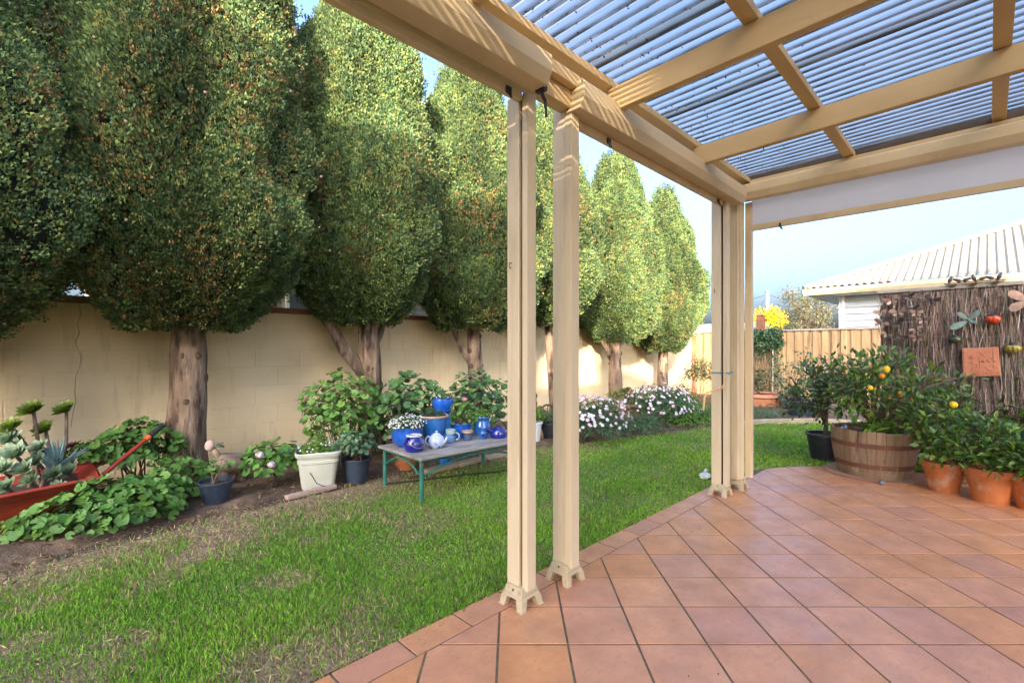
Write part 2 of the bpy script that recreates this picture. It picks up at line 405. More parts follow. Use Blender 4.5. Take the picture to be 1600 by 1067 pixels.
class MB:
    """collects shapes in world coordinates; build() links them as one mesh object"""
    def __init__(self):
        self.v, self.f, self.n = [], [], 0

    def add(self, verts, faces):
        verts = np.asarray(verts, float).reshape(-1, 3)
        self.v.append(verts)
        self.f += [tuple(int(i) + self.n for i in f) for f in faces]
        self.n += len(verts)
        return self

    def box(self, lo, hi):
        x0, y0, z0 = lo; x1, y1, z1 = hi
        return self.add([(x0, y0, z0), (x1, y0, z0), (x1, y1, z0), (x0, y1, z0), (x0, y0, z1), (x1, y0, z1), (x1, y1, z1), (x0, y1, z1)],
                        [(0, 3, 2, 1), (4, 5, 6, 7), (0, 1, 5, 4), (1, 2, 6, 5), (2, 3, 7, 6), (3, 0, 4, 7)])

    def frustum(self, c0, h0, c1, h1):
        a = [(c0[0] + sx * h0, c0[1] + sy * h0, c0[2]) for sx, sy in ((-1, -1), (1, -1), (1, 1), (-1, 1))]
        b = [(c1[0] + sx * h1, c1[1] + sy * h1, c1[2]) for sx, sy in ((-1, -1), (1, -1), (1, 1), (-1, 1))]
        return self.add(a + b, [(0, 3, 2, 1), (4, 5, 6, 7), (0, 1, 5, 4), (1, 2, 6, 5), (2, 3, 7, 6), (3, 0, 4, 7)])

    def tube(self, pts, rad, seg=8, wob=0.0, caps=True):
        pts = np.asarray(pts, float)
        n = len(pts)
        rad = np.full(n, rad, float) if np.isscalar(rad) else np.asarray(rad, float)
        tang = np.gradient(pts, axis=0)
        tang /= np.linalg.norm(tang, axis=1)[:, None] + 1e-9
        ref = np.array([0.0, 0.0, 1.0]) if abs(tang[0][2]) < 0.9 else np.array([1.0, 0.0, 0.0])
        vs, ang = [], np.arange(seg) * 2 * math.pi / seg
        u = np.cross(ref, tang[0]); u /= np.linalg.norm(u)
        for i in range(n):
            u = u - tang[i] * np.dot(u, tang[i]); u /= np.linalg.norm(u) + 1e-9
            w = np.cross(tang[i], u)
            rr = rad[i] * (1 + wob * rng.uniform(-1, 1, seg)) if wob else np.full(seg, rad[i])
            vs.append(pts[i] + (np.cos(ang) * rr)[:, None] * u + (np.sin(ang) * rr)[:, None] * w)
        fs = []
        for i in range(n - 1):
            for j in range(seg):
                k = (j + 1) % seg
                fs.append((i * seg + j, i * seg + k, (i + 1) * seg + k, (i + 1) * seg + j))
        if caps:
            fs.append(tuple(range(seg))[::-1]); fs.append(tuple(range((n - 1) * seg, n * seg)))
        return self.add(np.concatenate(vs), fs)

    def lathe(self, prof, c=(0, 0, 0), seg=32, close=False, sx=1.0, sy=1.0):
        prof = np.asarray(prof, float)
        ang = np.arange(seg) * 2 * math.pi / seg
        n = len(prof)
        vs = np.stack([np.outer(prof[:, 0], np.cos(ang)) * sx + c[0], np.outer(prof[:, 0], np.sin(ang)) * sy + c[1],
                       np.repeat(prof[:, 1][:, None], seg, 1) + c[2]], -1).reshape(-1, 3)
        fs = []
        for i in range(n - 1 + (1 if close else 0)):
            a, b = i * seg, ((i + 1) % n) * seg
            for j in range(seg):
                k = (j + 1) % seg
                fs.append((a + j, a + k, b + k, b + j))
        if not close:
            if prof[0, 0] > 1e-4: fs.append(tuple(range(seg))[::-1])
            if prof[-1, 0] > 1e-4: fs.append(tuple(range((n - 1) * seg, n * seg)))
        return self.add(vs, fs)

    def ball(self, c, r, seg=12, rings=8, sc=(1, 1, 1)):
        th = np.linspace(-math.pi / 2, math.pi / 2, rings + 1)
        pr = [(max(1e-5, math.cos(a)) * r, math.sin(a) * r * sc[2]) for a in th]
        return self.lathe(pr, c, seg, sx=sc[0], sy=sc[1])

    def prism(self, poly, axis, lo, hi):
        """poly: 2-D outline in the two other axes (in order), extruded along axis"""
        n = len(poly)
        def mk(p, a):
            q = list(p); q.insert(axis, a); return q
        vs = [mk(p, lo) for p in poly] + [mk(p, hi) for p in poly]
        fs = [tuple(range(n)), tuple(range(2 * n - 1, n - 1, -1))]
        fs += [(i, n + i, n + (i + 1) % n, (i + 1) % n) for i in range(n)]
        return self.add(vs, fs)

    def rot(self, piv, a):
        c, s_ = math.cos(a), math.sin(a)
        for v in self.v:
            d = v[:, :2] - np.asarray(piv[:2])
            v[:, 0] = piv[0] + d[:, 0] * c - d[:, 1] * s_
            v[:, 1] = piv[1] + d[:, 0] * s_ + d[:, 1] * c
        return self

    def build(self, name, mat, parent=None, smooth=False, bevel=0.0, loc=None, fixn=True):
        v = np.concatenate(self.v)
        base = ploc(parent)
        if loc is not None:
            base = np.asarray(loc, float)
        me = bpy.data.meshes.new(name)
        me.from_pydata((v - base).tolist(), [], self.f)
        if fixn:
            import bmesh
            bm = bmesh.new(); bm.from_mesh(me); bmesh.ops.recalc_face_normals(bm, faces=bm.faces); bm.to_mesh(me); bm.free()
        me.materials.append(MATS[mat])
        if smooth:
            me.polygons.foreach_set("use_smooth", [True] * len(me.polygons))
            if smooth != 'full':
                me.set_sharp_from_angle(angle=R(42))
        o = bpy.data.objects.new(name, me)
        if loc is not None:
            o.location = np.asarray(loc, float) - ploc(parent)
        link(o, parent)
        if bevel:
            b = o.modifiers.new("bevel", 'BEVEL'); b.width = bevel; b.segments = 2; b.limit_method = 'ANGLE'
        return o

def rots(d, up=None, roll=None):
    """N rotation matrices whose z column is d; roll random about it"""
    d = d / (np.linalg.norm(d, axis=1)[:, None] + 1e-9)
    ref = np.where(np.abs(d[:, 2:3]) < 0.95, np.array([[0, 0, 1.0]]), np.array([[1.0, 0, 0]]))
    u = np.cross(ref, d); u /= np.linalg.norm(u, axis=1)[:, None] + 1e-9
    w = np.cross(d, u)
    a = rng.uniform(0, 2 * math.pi, len(d)) if roll is None else roll
    ca, sa = np.cos(a)[:, None], np.sin(a)[:, None]
    return np.stack([u * ca + w * sa, -u * sa + w * ca, d], -1)

def scatter(name, tmpl, P, Rm, S, mat, parent, cols, kind='stuff', smooth=False):
    tv, tf = tmpl
    tv = np.asarray(tv, float); tf = np.asarray(tf, int)
    n, m = len(P), len(tv)
    S = np.asarray(S, float)
    if S.ndim == 1:
        S = np.repeat(S[:, None], 3, 1)
    V = np.einsum('nij,nmj->nmi', Rm, tv[None] * S[:, None, :]) + P[:, None, :]
    V = (V.reshape(-1, 3) - ploc(parent)).astype(np.float32)
    F = (tf[None] + (np.arange(n) * m)[:, None, None]).reshape(-1, tf.shape[1]).astype(np.int32)
    me = bpy.data.meshes.new(name)
    me.vertices.add(len(V)); me.vertices.foreach_set("co", V.ravel())
    me.loops.add(F.size); me.loops.foreach_set("vertex_index", F.ravel())
    k = tf.shape[1]
    me.polygons.add(len(F)); me.polygons.foreach_set("loop_start", np.arange(0, F.size, k, dtype=np.int32))
    me.polygons.foreach_set("loop_total", np.full(len(F), k, dtype=np.int32))
    me.update(calc_edges=True)
    a = me.attributes.new("col", 'FLOAT_COLOR', 'POINT')
    c4 = np.ones((n, m, 4), np.float32); c4[:, :, :3] = np.clip(cols, 0.002, 0.95)[:, None, :]
    a.data.foreach_set("color", c4.ravel())
    me.materials.append(MATS[mat])
    if smooth:
        me.polygons.foreach_set("use_smooth", [True] * len(me.polygons))
    o = bpy.data.objects.new(name, me)
    link(o, parent)
    if kind:
        o['kind'] = kind
    return o

def jitter(base, n, amt=0.25):
    b = np.asarray(base, float)
    g = 1 + rng.normal(0, amt, (n, 1))
    return np.clip(b * g * (1 + rng.normal(0, amt * 0.35, (n, 3))), 0.003, 0.9)

def pick(cols, n, amt=0.2):
    c = np.asarray(cols)[rng.integers(0, len(cols), n)]
    return np.clip(c * (1 + rng.normal(0, amt, (n, 1))) * (1 + rng.normal(0, amt * 0.3, (n, 3))), 0.003, 0.9)


# ------------------------------------------------------------------ leaf templates (unit size, lying in xy, normal +z)
def round_leaf(lobes=5, n=15, cup=0.14, ruf=0.06, seed=0):
    r_ = random.Random(seed)
    vs = [(0, 0, 0)]
    for i in range(n):
        a = -math.pi + 0.42 + (2 * math.pi - 0.84) * i / (n - 1)
        rr = 0.5 * (0.94 + 0.055 * math.cos(lobes * a) + r_.uniform(-0.04, 0.04))
        vs.append((rr * math.cos(a), rr * math.sin(a), cup * rr * 2 * 0.5 + ruf * math.sin(2.5 * a + seed) * rr))
    return vs, [(0, i, i + 1) for i in range(1, n)]

def oval_leaf(w=0.42, fold=0.10, curl=0.12):
    st = [0, 0.18, 0.42, 0.7, 1.0]; wd = [0.0, 0.62, 1.0, 0.72, 0.0]
    vs = [(0, 0, 0)]
    for s_, k in zip(st[1:4], wd[1:4]):
        z = -curl * s_ * s_
        vs += [(s_, -k * w / 2, z + fold * k), (s_, 0, z), (s_, k * w / 2, z + fold * k)]
    vs.append((1, 0, -curl))
    fs = [(0, 2, 1), (0, 3, 2)]
    for i in range(2):
        a = 1 + i * 3
        fs += [(a, a + 1, a + 4), (a, a + 4, a + 3), (a + 1, a + 2, a + 5), (a + 1, a + 5, a + 4)]
    fs += [(7, 8, 10), (8, 9, 10)]
    return vs, fs

GER = [round_leaf(5, 15, 0.22, 0.07, 1), round_leaf(6, 15, 0.1, 0.1, 2), round_leaf(5, 15, 0.3, 0.05, 3), round_leaf(7, 15, 0.16, 0.12, 4)]
OVAL = [oval_leaf(0.46, 0.08, 0.14), oval_leaf(0.40, 0.13, 0.05), oval_leaf(0.52, 0.05, 0.24)]
THIN = oval_leaf(0.16, 0.03, 0.15)
SMALL = ([(0, 0, 0), (0.5, -0.26, 0.05), (1, 0, -0.05), (0.5, 0.26, 0.05)], [(0, 1, 2), (0, 2, 3)])
FLOWER = ([(0, 0, 0.12)] + [((0.5 if i % 2 else 0.36) * math.cos(i * math.pi / 5), (0.5 if i % 2 else 0.36) * math.sin(i * math.pi / 5), 0.0) for i in range(10)],
          [(0, i + 1, (i + 1) % 10 + 1) for i in range(10)])
LEAFME = {}
def leafmesh(tm, i, mat, nm='leaf'):
    key = (id(tm), i, mat)
    if key not in LEAFME:
        me = bpy.data.meshes.new(nm)
        me.from_pydata(tm[i][0], [], tm[i][1])
        me.polygons.foreach_set("use_smooth", [True] * len(me.polygons))
        me.materials.append(MATS[mat])
        LEAFME[key] = me
    return LEAFME[key]

def leaf_objects(parent, tm, mat, P, Rm, S, name='leaf'):
    base = ploc(parent)
    for i in range(len(P)):
        o = bpy.data.objects.new(name, leafmesh(tm, int(rng.integers(len(tm))), mat))
        M = Matrix([[*(Rm[i][r] * S[i]), P[i][r] - base[r]] for r in range(3)] + [[0, 0, 0, 1]])
        link(o, parent)
        o.matrix_local = M

def dome(n, c, rad, inner=0.78, up=-0.15, power=1.0):
    d = rng.normal(0, 1, (n * 3 + 40, 3)); d /= np.linalg.norm(d, axis=1)[:, None]
    d = d[d[:, 2] > up][:n]
    rr = inner + (1 - inner) * rng.random((len(d), 1)) ** power
    lump = 1 + 0.13 * np.sin(d[:, 0:1] * 5 + c[0] * 7) * np.cos(d[:, 1:2] * 4.3 + c[1] * 5 + d[:, 2:3] * 3)
    return np.asarray(c) + d * rr * lump * np.asarray(rad), d

def geranium(name, label, c, rad, n_ind, n_fill, size, leaf='geranium_leaf', group=None, base=None, fillcols=None, cat='geranium', stems=9, up=-0.2, tm=None):
    """a bushy plant: stems, big single leaves, and finer leaves inside the bush"""
    tm = tm or GER
    base = np.array([c[0], c[1], 0.0]) if base is None else np.asarray(base, float)
    th = thing(name, base, label, cat, group)
    mb = MB()
    for i in range(stems):
        p, d = dome(1, c, np.asarray(rad) * 0.8, 0.6, up)
        p = p[0]; mid = (base + p) / 2 + rng.normal(0, 0.03, 3) * np.asarray(rad) * 2
        b0 = base + np.array([*(rng.normal(0, 0.15, 2) * np.asarray(rad)[:2]), 0.0])
        mb.tube([b0, mid, p], [0.008, 0.006, 0.003], 5)
    mb.build('stem', 'twig', th, True)
    P, d = dome(n_ind, c, rad, 0.8, up, 0.7)
    P[:, 2] = np.maximum(P[:, 2], base[2] + 0.015)
    cd = np.array([-0.3, -0.45, 0.0])
    nrm = d * 0.55 + np.array([0, 0, 0.65]) + cd * 0.5 + rng.normal(0, 0.33, (len(d), 3))
    leaf_objects(th, tm, leaf, P, rots(nrm), size * rng.uniform(0.6, 1.2, len(P)))
    if n_fill:
        P, d = dome(n_fill, c, np.asarray(rad) * 0.97, 0.25, up, 0.8)
        P[:, 2] = np.maximum(P[:, 2], base[2] + 0.01)
        nrm = d * 0.6 + np.array([0, 0, 0.6]) + rng.normal(0, 0.45, (len(d), 3))
        scatter('foliage', tm[0], P, rots(nrm), size * rng.uniform(0.45, 0.95, len(P)), 'foliage', th,
                pick(fillcols or [(0.06, 0.155, 0.026), (0.085, 0.20, 0.036), (0.13, 0.26, 0.05)], len(P)))
    return th


# ================================================================== THE GROUND
def interp(x, pts):
    return np.interp(x, [p[0] for p in pts], [p[1] for p in pts])

LAWN_HI = [(-5, 3.9), (-0.2, 3.95), (0.9, 4.12), (2.5, 4.2), (4.2, 4.22), (5.7, 3.72), (7.8, 3.13), (8.8, 2.72), (9.5, 2.15), (9.85, 1.5), (10.0, 0.6)]
LAWN_LO = [(-5, 1.85), (4.85, 1.85), (5.3, 1.79), (5.6, 1.67), (5.9, 1.49), (6.12, 1.28), (6.35, 1.0), (6.5, 0.6), (6.9, 0.3), (10.0, 0.3)]
PATIO_EDGE = [(4.85, 1.84), (5.3, 1.78), (5.6, 1.66), (5.9, 1.48), (6.12, 1.27), (6.35, 0.98), (6.5, 0.5)]

MB().box((-300, -300, -0.6), (300, 300, -0.06)).build('ground', 'far_ground')['kind'] = 'structure'

def sheet(name, mat, xs, lo, hi, nt_, zf):
    vs, fs = [], []
    for i, x in enumerate(xs):
        a, b = lo(x), hi(x)
        for j in range(nt_):
            y = a + (b - a) * j / (nt_ - 1)
            vs.append((x, y, zf(x, y)))
    for i in range(len(xs) - 1):
        for j in range(nt_ - 1):
            fs.append((i * nt_ + j, (i + 1) * nt_ + j, (i + 1) * nt_ + j + 1, i * nt_ + j + 1))
    o = MB().add(vs, fs).build(name, mat, None, 'full', fixn=False)
    o['kind'] = 'structure'
    return o

def wav(x, y, k, a):
    return a * (math.sin(k * x + 1.3) * math.cos(k * 1.17 * y) + 0.6 * math.sin(k * 2.1 * x + k * 1.7 * y))

sheet('garden_bed', 'soil', np.linspace(-4, 13.1, 150), lambda x: (0.2 if x > 6.9 else 1.9), lambda x: 5.95, 44,
      lambda x, y: -0.022 + wav(x, y, 2.6, 0.012) + (0.05 if y > interp(x, LAWN_HI) + 0.2 else 0.0))
def lawn_z(x, y):
    return -0.004 + wav(x, y, 1.9, 0.004)
sheet('lawn', 'lawn_ground', np.linspace(-4, 10.0, 240), lambda x: interp(x, LAWN_LO), lambda x: interp(x, LAWN_HI), 48, lawn_z)

def value_noise(x, y, k, seed):
    r_ = np.random.default_rng(seed)
    g = r_.random((64, 64))
    xi, yi = x * k, y * k
    x0, y0 = np.floor(xi).astype(int), np.floor(yi).astype(int)
    fx, fy = xi - x0, yi - y0
    fx, fy = fx * fx * (3 - 2 * fx), fy * fy * (3 - 2 * fy)
    G = lambda a, b: g[a % 64, b % 64]
    return (G(x0, y0) * (1 - fx) + G(x0 + 1, y0) * fx) * (1 - fy) + (G(x0, y0 + 1) * (1 - fx) + G(x0 + 1, y0 + 1) * fx) * fy

BARE = [(*at(px, py)[:2], r) for px, py, r in ((110, 893, 0.20), (62, 940, 0.16), (255, 905, 0.17), (300, 860, 0.26), (200, 1000, 0.16), (400, 850, 0.22), (345, 815, 0.3), (450, 905, 0.15), (560, 800, 0.2), (20, 1010, 0.14), (480, 845, 0.14))]
def dryness(x, y):
    hi = interp(x, LAWN_HI)
    patch = 0.6 * value_noise(x, y, 1.1, 3) + 0.4 * value_noise(x, y, 3.2, 4)
    dry = np.clip((patch - 0.56) * 5, 0, 1) * np.clip((4.0 - x) / 3.0, 0.12, 1)
    dry = np.maximum(dry, np.clip(1.15 - (hi - y) / (0.42 + 0.4 * value_noise(x, y, 2.3, 8)), 0, 1) * np.clip((6 - x) / 2, 0.1, 1))
    for bx, by, br in BARE:
        d = np.hypot(x - bx, (y - by) * 1.2) / br + 1.3 * (value_noise(x, y, 6, 9) - 0.5)
        dry = np.maximum(dry, np.clip(1.35 - d, 0, 1) * 0.6)
    return dry

def lawn_blades():
    n = 900000
    x = rng.uniform(-1.2, 9.95, n); y = rng.uniform(0.4, 4.4, n)
    lo, hi = interp(x, LAWN_LO), interp(x, LAWN_HI)
    d = (x + y) / SQ2; lat = (x - y) / SQ2
    edge = np.minimum(y - lo, hi - y)
    dens = np.clip((2.4 / d) ** 1.7, 0.05, 1)
    dry = dryness(x, y)
    ok = (y > lo - 0.02) & (edge > -0.05 + 0.1 * (rng.random(n) - 0.6)) & (d > 1.5) & (np.abs(lat / d) < 1.35) & (rng.random(n) < dens * (1 - 0.88 * dry))
    x, y, d, dry = x[ok], y[ok], d[ok], dry[ok]
    n = len(x)
    P = np.stack([x, y, -0.006 + 0 * x], 1)
    up = np.array([0, 0, 1.0]) + rng.normal(0, 0.42, (n, 3))
    up[:, 2] = np.abs(up[:, 2]) + 0.15
    L = rng.uniform(0.013, 0.033, n) * (1 + 0.8 * (value_noise(x, y, 2.5, 6) - 0.4))
    W = rng.uniform(0.0032, 0.006, n) * np.clip(d / 2.4, 1, 3.2)
    tone = value_noise(x, y, 1.7, 5)
    g = np.stack([0.14 + 0.13 * tone, 0.345 + 0.16 * tone, 0.034 + 0.014 * tone], 1)
    cols = g * (1 + rng.normal(0, 0.28, (n, 1)))
    br = rng.random(n) < (0.10 + 0.55 * dry)
    cols[br] = np.array([0.46, 0.35, 0.18]) * (1 + rng.normal(0, 0.3, (br.sum(), 1)))
    tm = ([(-0.5, 0, 0), (0.5, 0, 0), (0.32, 0.18, 0.6), (0.0, 0.5, 1.0)], [(0, 1, 2), (0, 2, 3)])
    o = scatter('grass', tm, P, rots(up), np.stack([W, L * 0.7, L], 1), 'grass', None, cols)
    tag(o, 'short green lawn grass with dry straw patches beside the patio', 'grass', kind='stuff')
lawn_blades()
_me = bpy.data.objects['lawn'].data
_co = np.empty(len(_me.vertices) * 3); _me.vertices.foreach_get("co", _co); _co = _co.reshape(-1, 3)
_a = _me.attributes.new("dry", 'FLOAT', 'POINT'); _a.data.foreach_set("value", dryness(_co[:, 0], _co[:, 1]).astype(np.float32))

def leaf_litter():
    n = 9000
    x = rng.uniform(-1.5, 12.5, n); y = rng.uniform(2.4, 5.9, n)
    hi = interp(x, LAWN_HI)
    ok = y > hi - 0.35 * rng.random(n) ** 2
    x, y = x[ok], y[ok]; n = len(x)
    P = np.stack([x, y, 0.034 + rng.random(n) * 0.012 - 0.035 * (y < hi[ok] + 0.2)], 1)
    nrm = np.array([0, 0, 1.0]) + rng.normal(0, 0.35, (n, 3))
    S = np.stack([rng.uniform(0.018, 0.075, n), rng.uniform(0.012, 0.05, n), np.full(n, 0.03)], 1)
    o = scatter('leaf_litter', SMALL, P, rots(nrm), S, 'litter', None, pick([(0.2, 0.12, 0.065), (0.12, 0.07, 0.04), (0.3, 0.2, 0.12), (0.07, 0.045, 0.03)], n))
    tag(o, 'brown twigs and dead leaves strewn on the garden bed', 'leaf litter', kind='stuff')
leaf_litter()

def clippings():
    n = 60000
    x = rng.uniform(-1.2, 4.2, n); y = rng.uniform(1.86, 4.6, n)
    hi = interp(x, LAWN_HI)
    dr = np.where(y < hi, dryness(x, y), 0.5)
    ok = rng.random(n) < 0.02 + 0.33 * dr
    x, y = x[ok], y[ok]; n = len(x)
    P = np.stack([x, y, rng.uniform(0.001, 0.016, n)], 1)
    nrm = np.array([0, 0, 1.0]) + rng.normal(0, 0.3, (n, 3))
    S = np.stack([rng.uniform(0.015, 0.05, n), rng.uniform(0.006, 0.012, n), np.full(n, 0.02)], 1)
    o = scatter('dry_clippings', SMALL, P, rots(nrm), S, 'litter', None, pick([(0.46, 0.34, 0.18), (0.36, 0.25, 0.13), (0.24, 0.15, 0.08), (0.52, 0.42, 0.25)], n))
    tag(o, 'dry straw-coloured grass clippings scattered on the worn lawn', 'clippings', kind='stuff')
clippings()

def fallen_bits():
    n = 70
    x = rng.uniform(0.6, 6.0, n); y = 1.82 - np.abs(rng.normal(0, 0.9, n)) * rng.random(n)
    P = np.stack([x, y, np.full(n, 0.003)], 1)
    S = np.stack([rng.uniform(0.008, 0.026, n), rng.uniform(0.006, 0.014, n), np.full(n, 0.015)], 1)
    o = scatter('fallen_leaf_bits', SMALL, P, rots(np.array([0, 0, 1.0]) + rng.normal(0, 0.15, (n, 3))), S, 'litter', None, pick([(0.16, 0.09, 0.05), (0.3, 0.2, 0.1), (0.1, 0.12, 0.04)], n))
    tag(o, 'tiny dry leaf bits blown onto the patio tiles', 'leaf litter', kind='stuff')
fallen_bits()

# ------------------------------------------------------------------ patio
PT = 0.303
def clip(poly, half):      # keep a*x+b*y<=c
    a, b, c = half
    out = []
    for i in range(len(poly)):
        p, q = poly[i], poly[(i + 1) % len(poly)]
        dp, dq = a * p[0] + b * p[1] - c, a * q[0] + b * q[1] - c
        if dp <= 0: out.append(p)
        if dp * dq < 0:
            k = dp / (dp - dq)
            out.append((p[0] + (q[0] - p[0]) * k, p[1] + (q[1] - p[1]) * k))
    return out

def area(p):
    return 0.5 * sum(p[i][0] * p[(i + 1) % len(p)][1] - p[(i + 1) % len(p)][0] * p[i][1] for i in range(len(p)))

def tile_mesh(poly, mat, c, ch=0.0011, h=0.014):
    cen = np.mean(poly, axis=0); n = len(poly)
    P = np.asarray(poly)
    dist = np.linalg.norm(P - cen, axis=1)[:, None]
    Pin = cen + (P - cen) * (1 - ch * 1.3 / dist)
    vs = [(*p, -h) for p in P] + [(*p, -ch) for p in P] + [(*p, 0.0) for p in Pin]
    fs = [tuple(range(2 * n, 3 * n))]
    for k in range(2):
        fs += [(k * n + i, k * n + (i + 1) % n, (k + 1) * n + (i + 1) % n, (k + 1) * n + i) for i in range(n)]
    me = bpy.data.meshes.new('tile')
    me.from_pydata((np.array(vs) - np.array([c[0], c[1], 0])).tolist(), [], fs)
    me.materials.append(MATS[mat])
    return me

def patio():
    poly = [(-4, -3.0), (6.72, -3.0), (6.72, 0.3)] + [p for p in PATIO_EDGE[::-1]] + [(-4, 1.84)]
    pat = MB().prism(poly, 2, -0.08, -0.0026).build('patio', 'mortar')
    pat['kind'] = 'structure'
    halves = [(0, 1, 1.682), (1, 0, 6.70), (0, -1, 2.95)]
    e = [(4.85, 1.84), (5.3, 1.78), (5.6, 1.66), (5.9, 1.48), (6.12, 1.27), (6.35, 0.98), (6.5, 0.5)]
    for p, q in zip(e[:-1], e[1:]):
        nx, ny = -(q[1] - p[1]), (q[0] - p[0]); L = math.hypot(nx, ny); nx, ny = nx / L, ny / L
        halves.append((nx, ny, nx * p[0] + ny * p[1] - 0.012))
    shared = None
    g = 0.0054
    for j in range(-6, 14):
        for i in range(-16, 26):
            X0, Y0 = 0.849 + i * PT, 2.372 + j * PT
            Yc = Y0 + PT / 2
            if Yc < 1.0 or abs(X0 + PT / 2) > 1.5 * Yc + 0.3:
                continue
            sq = [cam2w(X0 + g, Y0 + g), cam2w(X0 + PT - g, Y0 + g), cam2w(X0 + PT - g, Y0 + PT - g), cam2w(X0 + g, Y0 + PT - g)]
            p = sq
            for h in halves:
                p = clip(p, h)
                if len(p) < 3: break
            if len(p) < 3 or abs(area(p)) < 0.0012:
                continue
            c = np.array(cam2w(X0 + PT / 2, Y0 + PT / 2))
            full = abs(abs(area(p)) - (PT - 2 * g) ** 2) < 1e-6
            if full and shared is None:
                shared = tile_mesh(sq, 'quarry_tile', c)
            o = bpy.data.objects.new('tile', shared if full else tile_mesh(p, 'quarry_tile', c))
            o.location = (c[0], c[1], rng.uniform(-0.0005, 0.0006))
            o.rotation_euler = (float(np.clip(rng.normal(0, 0.0014), -0.003, 0.003)), float(np.clip(rng.normal(0, 0.0014), -0.003, 0.003)), rng.normal(0, 0.002))
            link(o, pat)
    # border tiles along the lawn
    x = -1.6
    while x < 4.86:
        L = PT
        q = [(x + g, 1.6905), (x + L - g, 1.6905), (x + L - g, 1.838), (x + g, 1.838)]
        c = np.array([x + L / 2, 1.764])
        o = bpy.data.objects.new('border_tile', tile_mesh(q, 'quarry_tile', c))
        o.location = (c[0], c[1], rng.uniform(-0.001, 0.0005)); o.rotation_euler = (rng.normal(0, 0.0015), rng.normal(0, 0.0015), 0)
        link(o, pat)
        x += L
patio()

# ================================================================== BOUNDARY WALL
def boundary_wall():
    th = thing('boundary_wall', (0, 5.92, 0), 'cream painted blockwork boundary wall with brown coping behind the cypresses', 'wall')
    MB().box((-4.5, 5.924, -0.05), (13.1, 6.10, 1.70)).build('core', 'wall_paint', th)
    ch, cl = 0.213, 0.49
    row = 0
    z1 = 1.70
    while z1 > 0.05:
        z0 = max(z1 - ch, -0.04)
        x = -2.2 - (cl / 2 if row % 2 else 0) + 0.05
        while x < 13.05:
            a, b = x + 0.005, min(x + cl - 0.005, 13.09)
            if b - a > 0.05:
                lip = rng.uniform(0.0028, 0.0065)
                y0 = 5.924 - lip
                c = 0.004
                v = [(a, 5.93, z0 + 0.004), (b, 5.93, z0 + 0.004), (b, 5.93, z1 - 0.004), (a, 5.93, z1 - 0.004),
                     (a + c, y0, z0 + 0.004 + c), (b - c, y0, z0 + 0.004 + c), (b - c, y0, z1 - 0.004 - c), (a + c, y0, z1 - 0.004 - c)]
                MB().add(v, [(4, 7, 6, 5), (0, 4, 5, 1), (1, 5, 6, 2), (2, 6, 7, 3), (3, 7, 4, 0)]).build('block', 'wall_paint', th, fixn=False)
            x += cl
        z1 -= ch; row += 1
    x = -4.5
    while x < 13.0:
        L = 1.9
        MB().box((x + 0.004, 5.885, 1.702), (min(x + L - 0.004, 13.1), 6.13, 1.765)).build('coping', 'coping', th, bevel=0.006)
        x += L
    # a settlement crack running down the joints
    pts = []
    path = [(125, 462), (123, 478), (127, 492), (121, 505), (124, 520), (118, 534), (121, 545), (127, 556), (125, 572), (118, 590), (117, 612), (118, 628), (113, 650), (111, 668)]
    for px, py in path:
        pts.append(ony(px, py, 5.9145))
    mb = MB()
    w = [rng.uniform(0.0010, 0.0026) for _ in pts]
    vs = [(p[0] - a, p[1], p[2]) for p, a in zip(pts, w)] + [(p[0] + a, p[1], p[2]) for p, a in zip(pts, w)]
    n = len(pts)
    mb.add(vs, [(i, i + 1, n + i + 1, n + i) for i in range(n - 1)]).build('crack', 'brown_flashing', th, fixn=False)
boundary_wall()

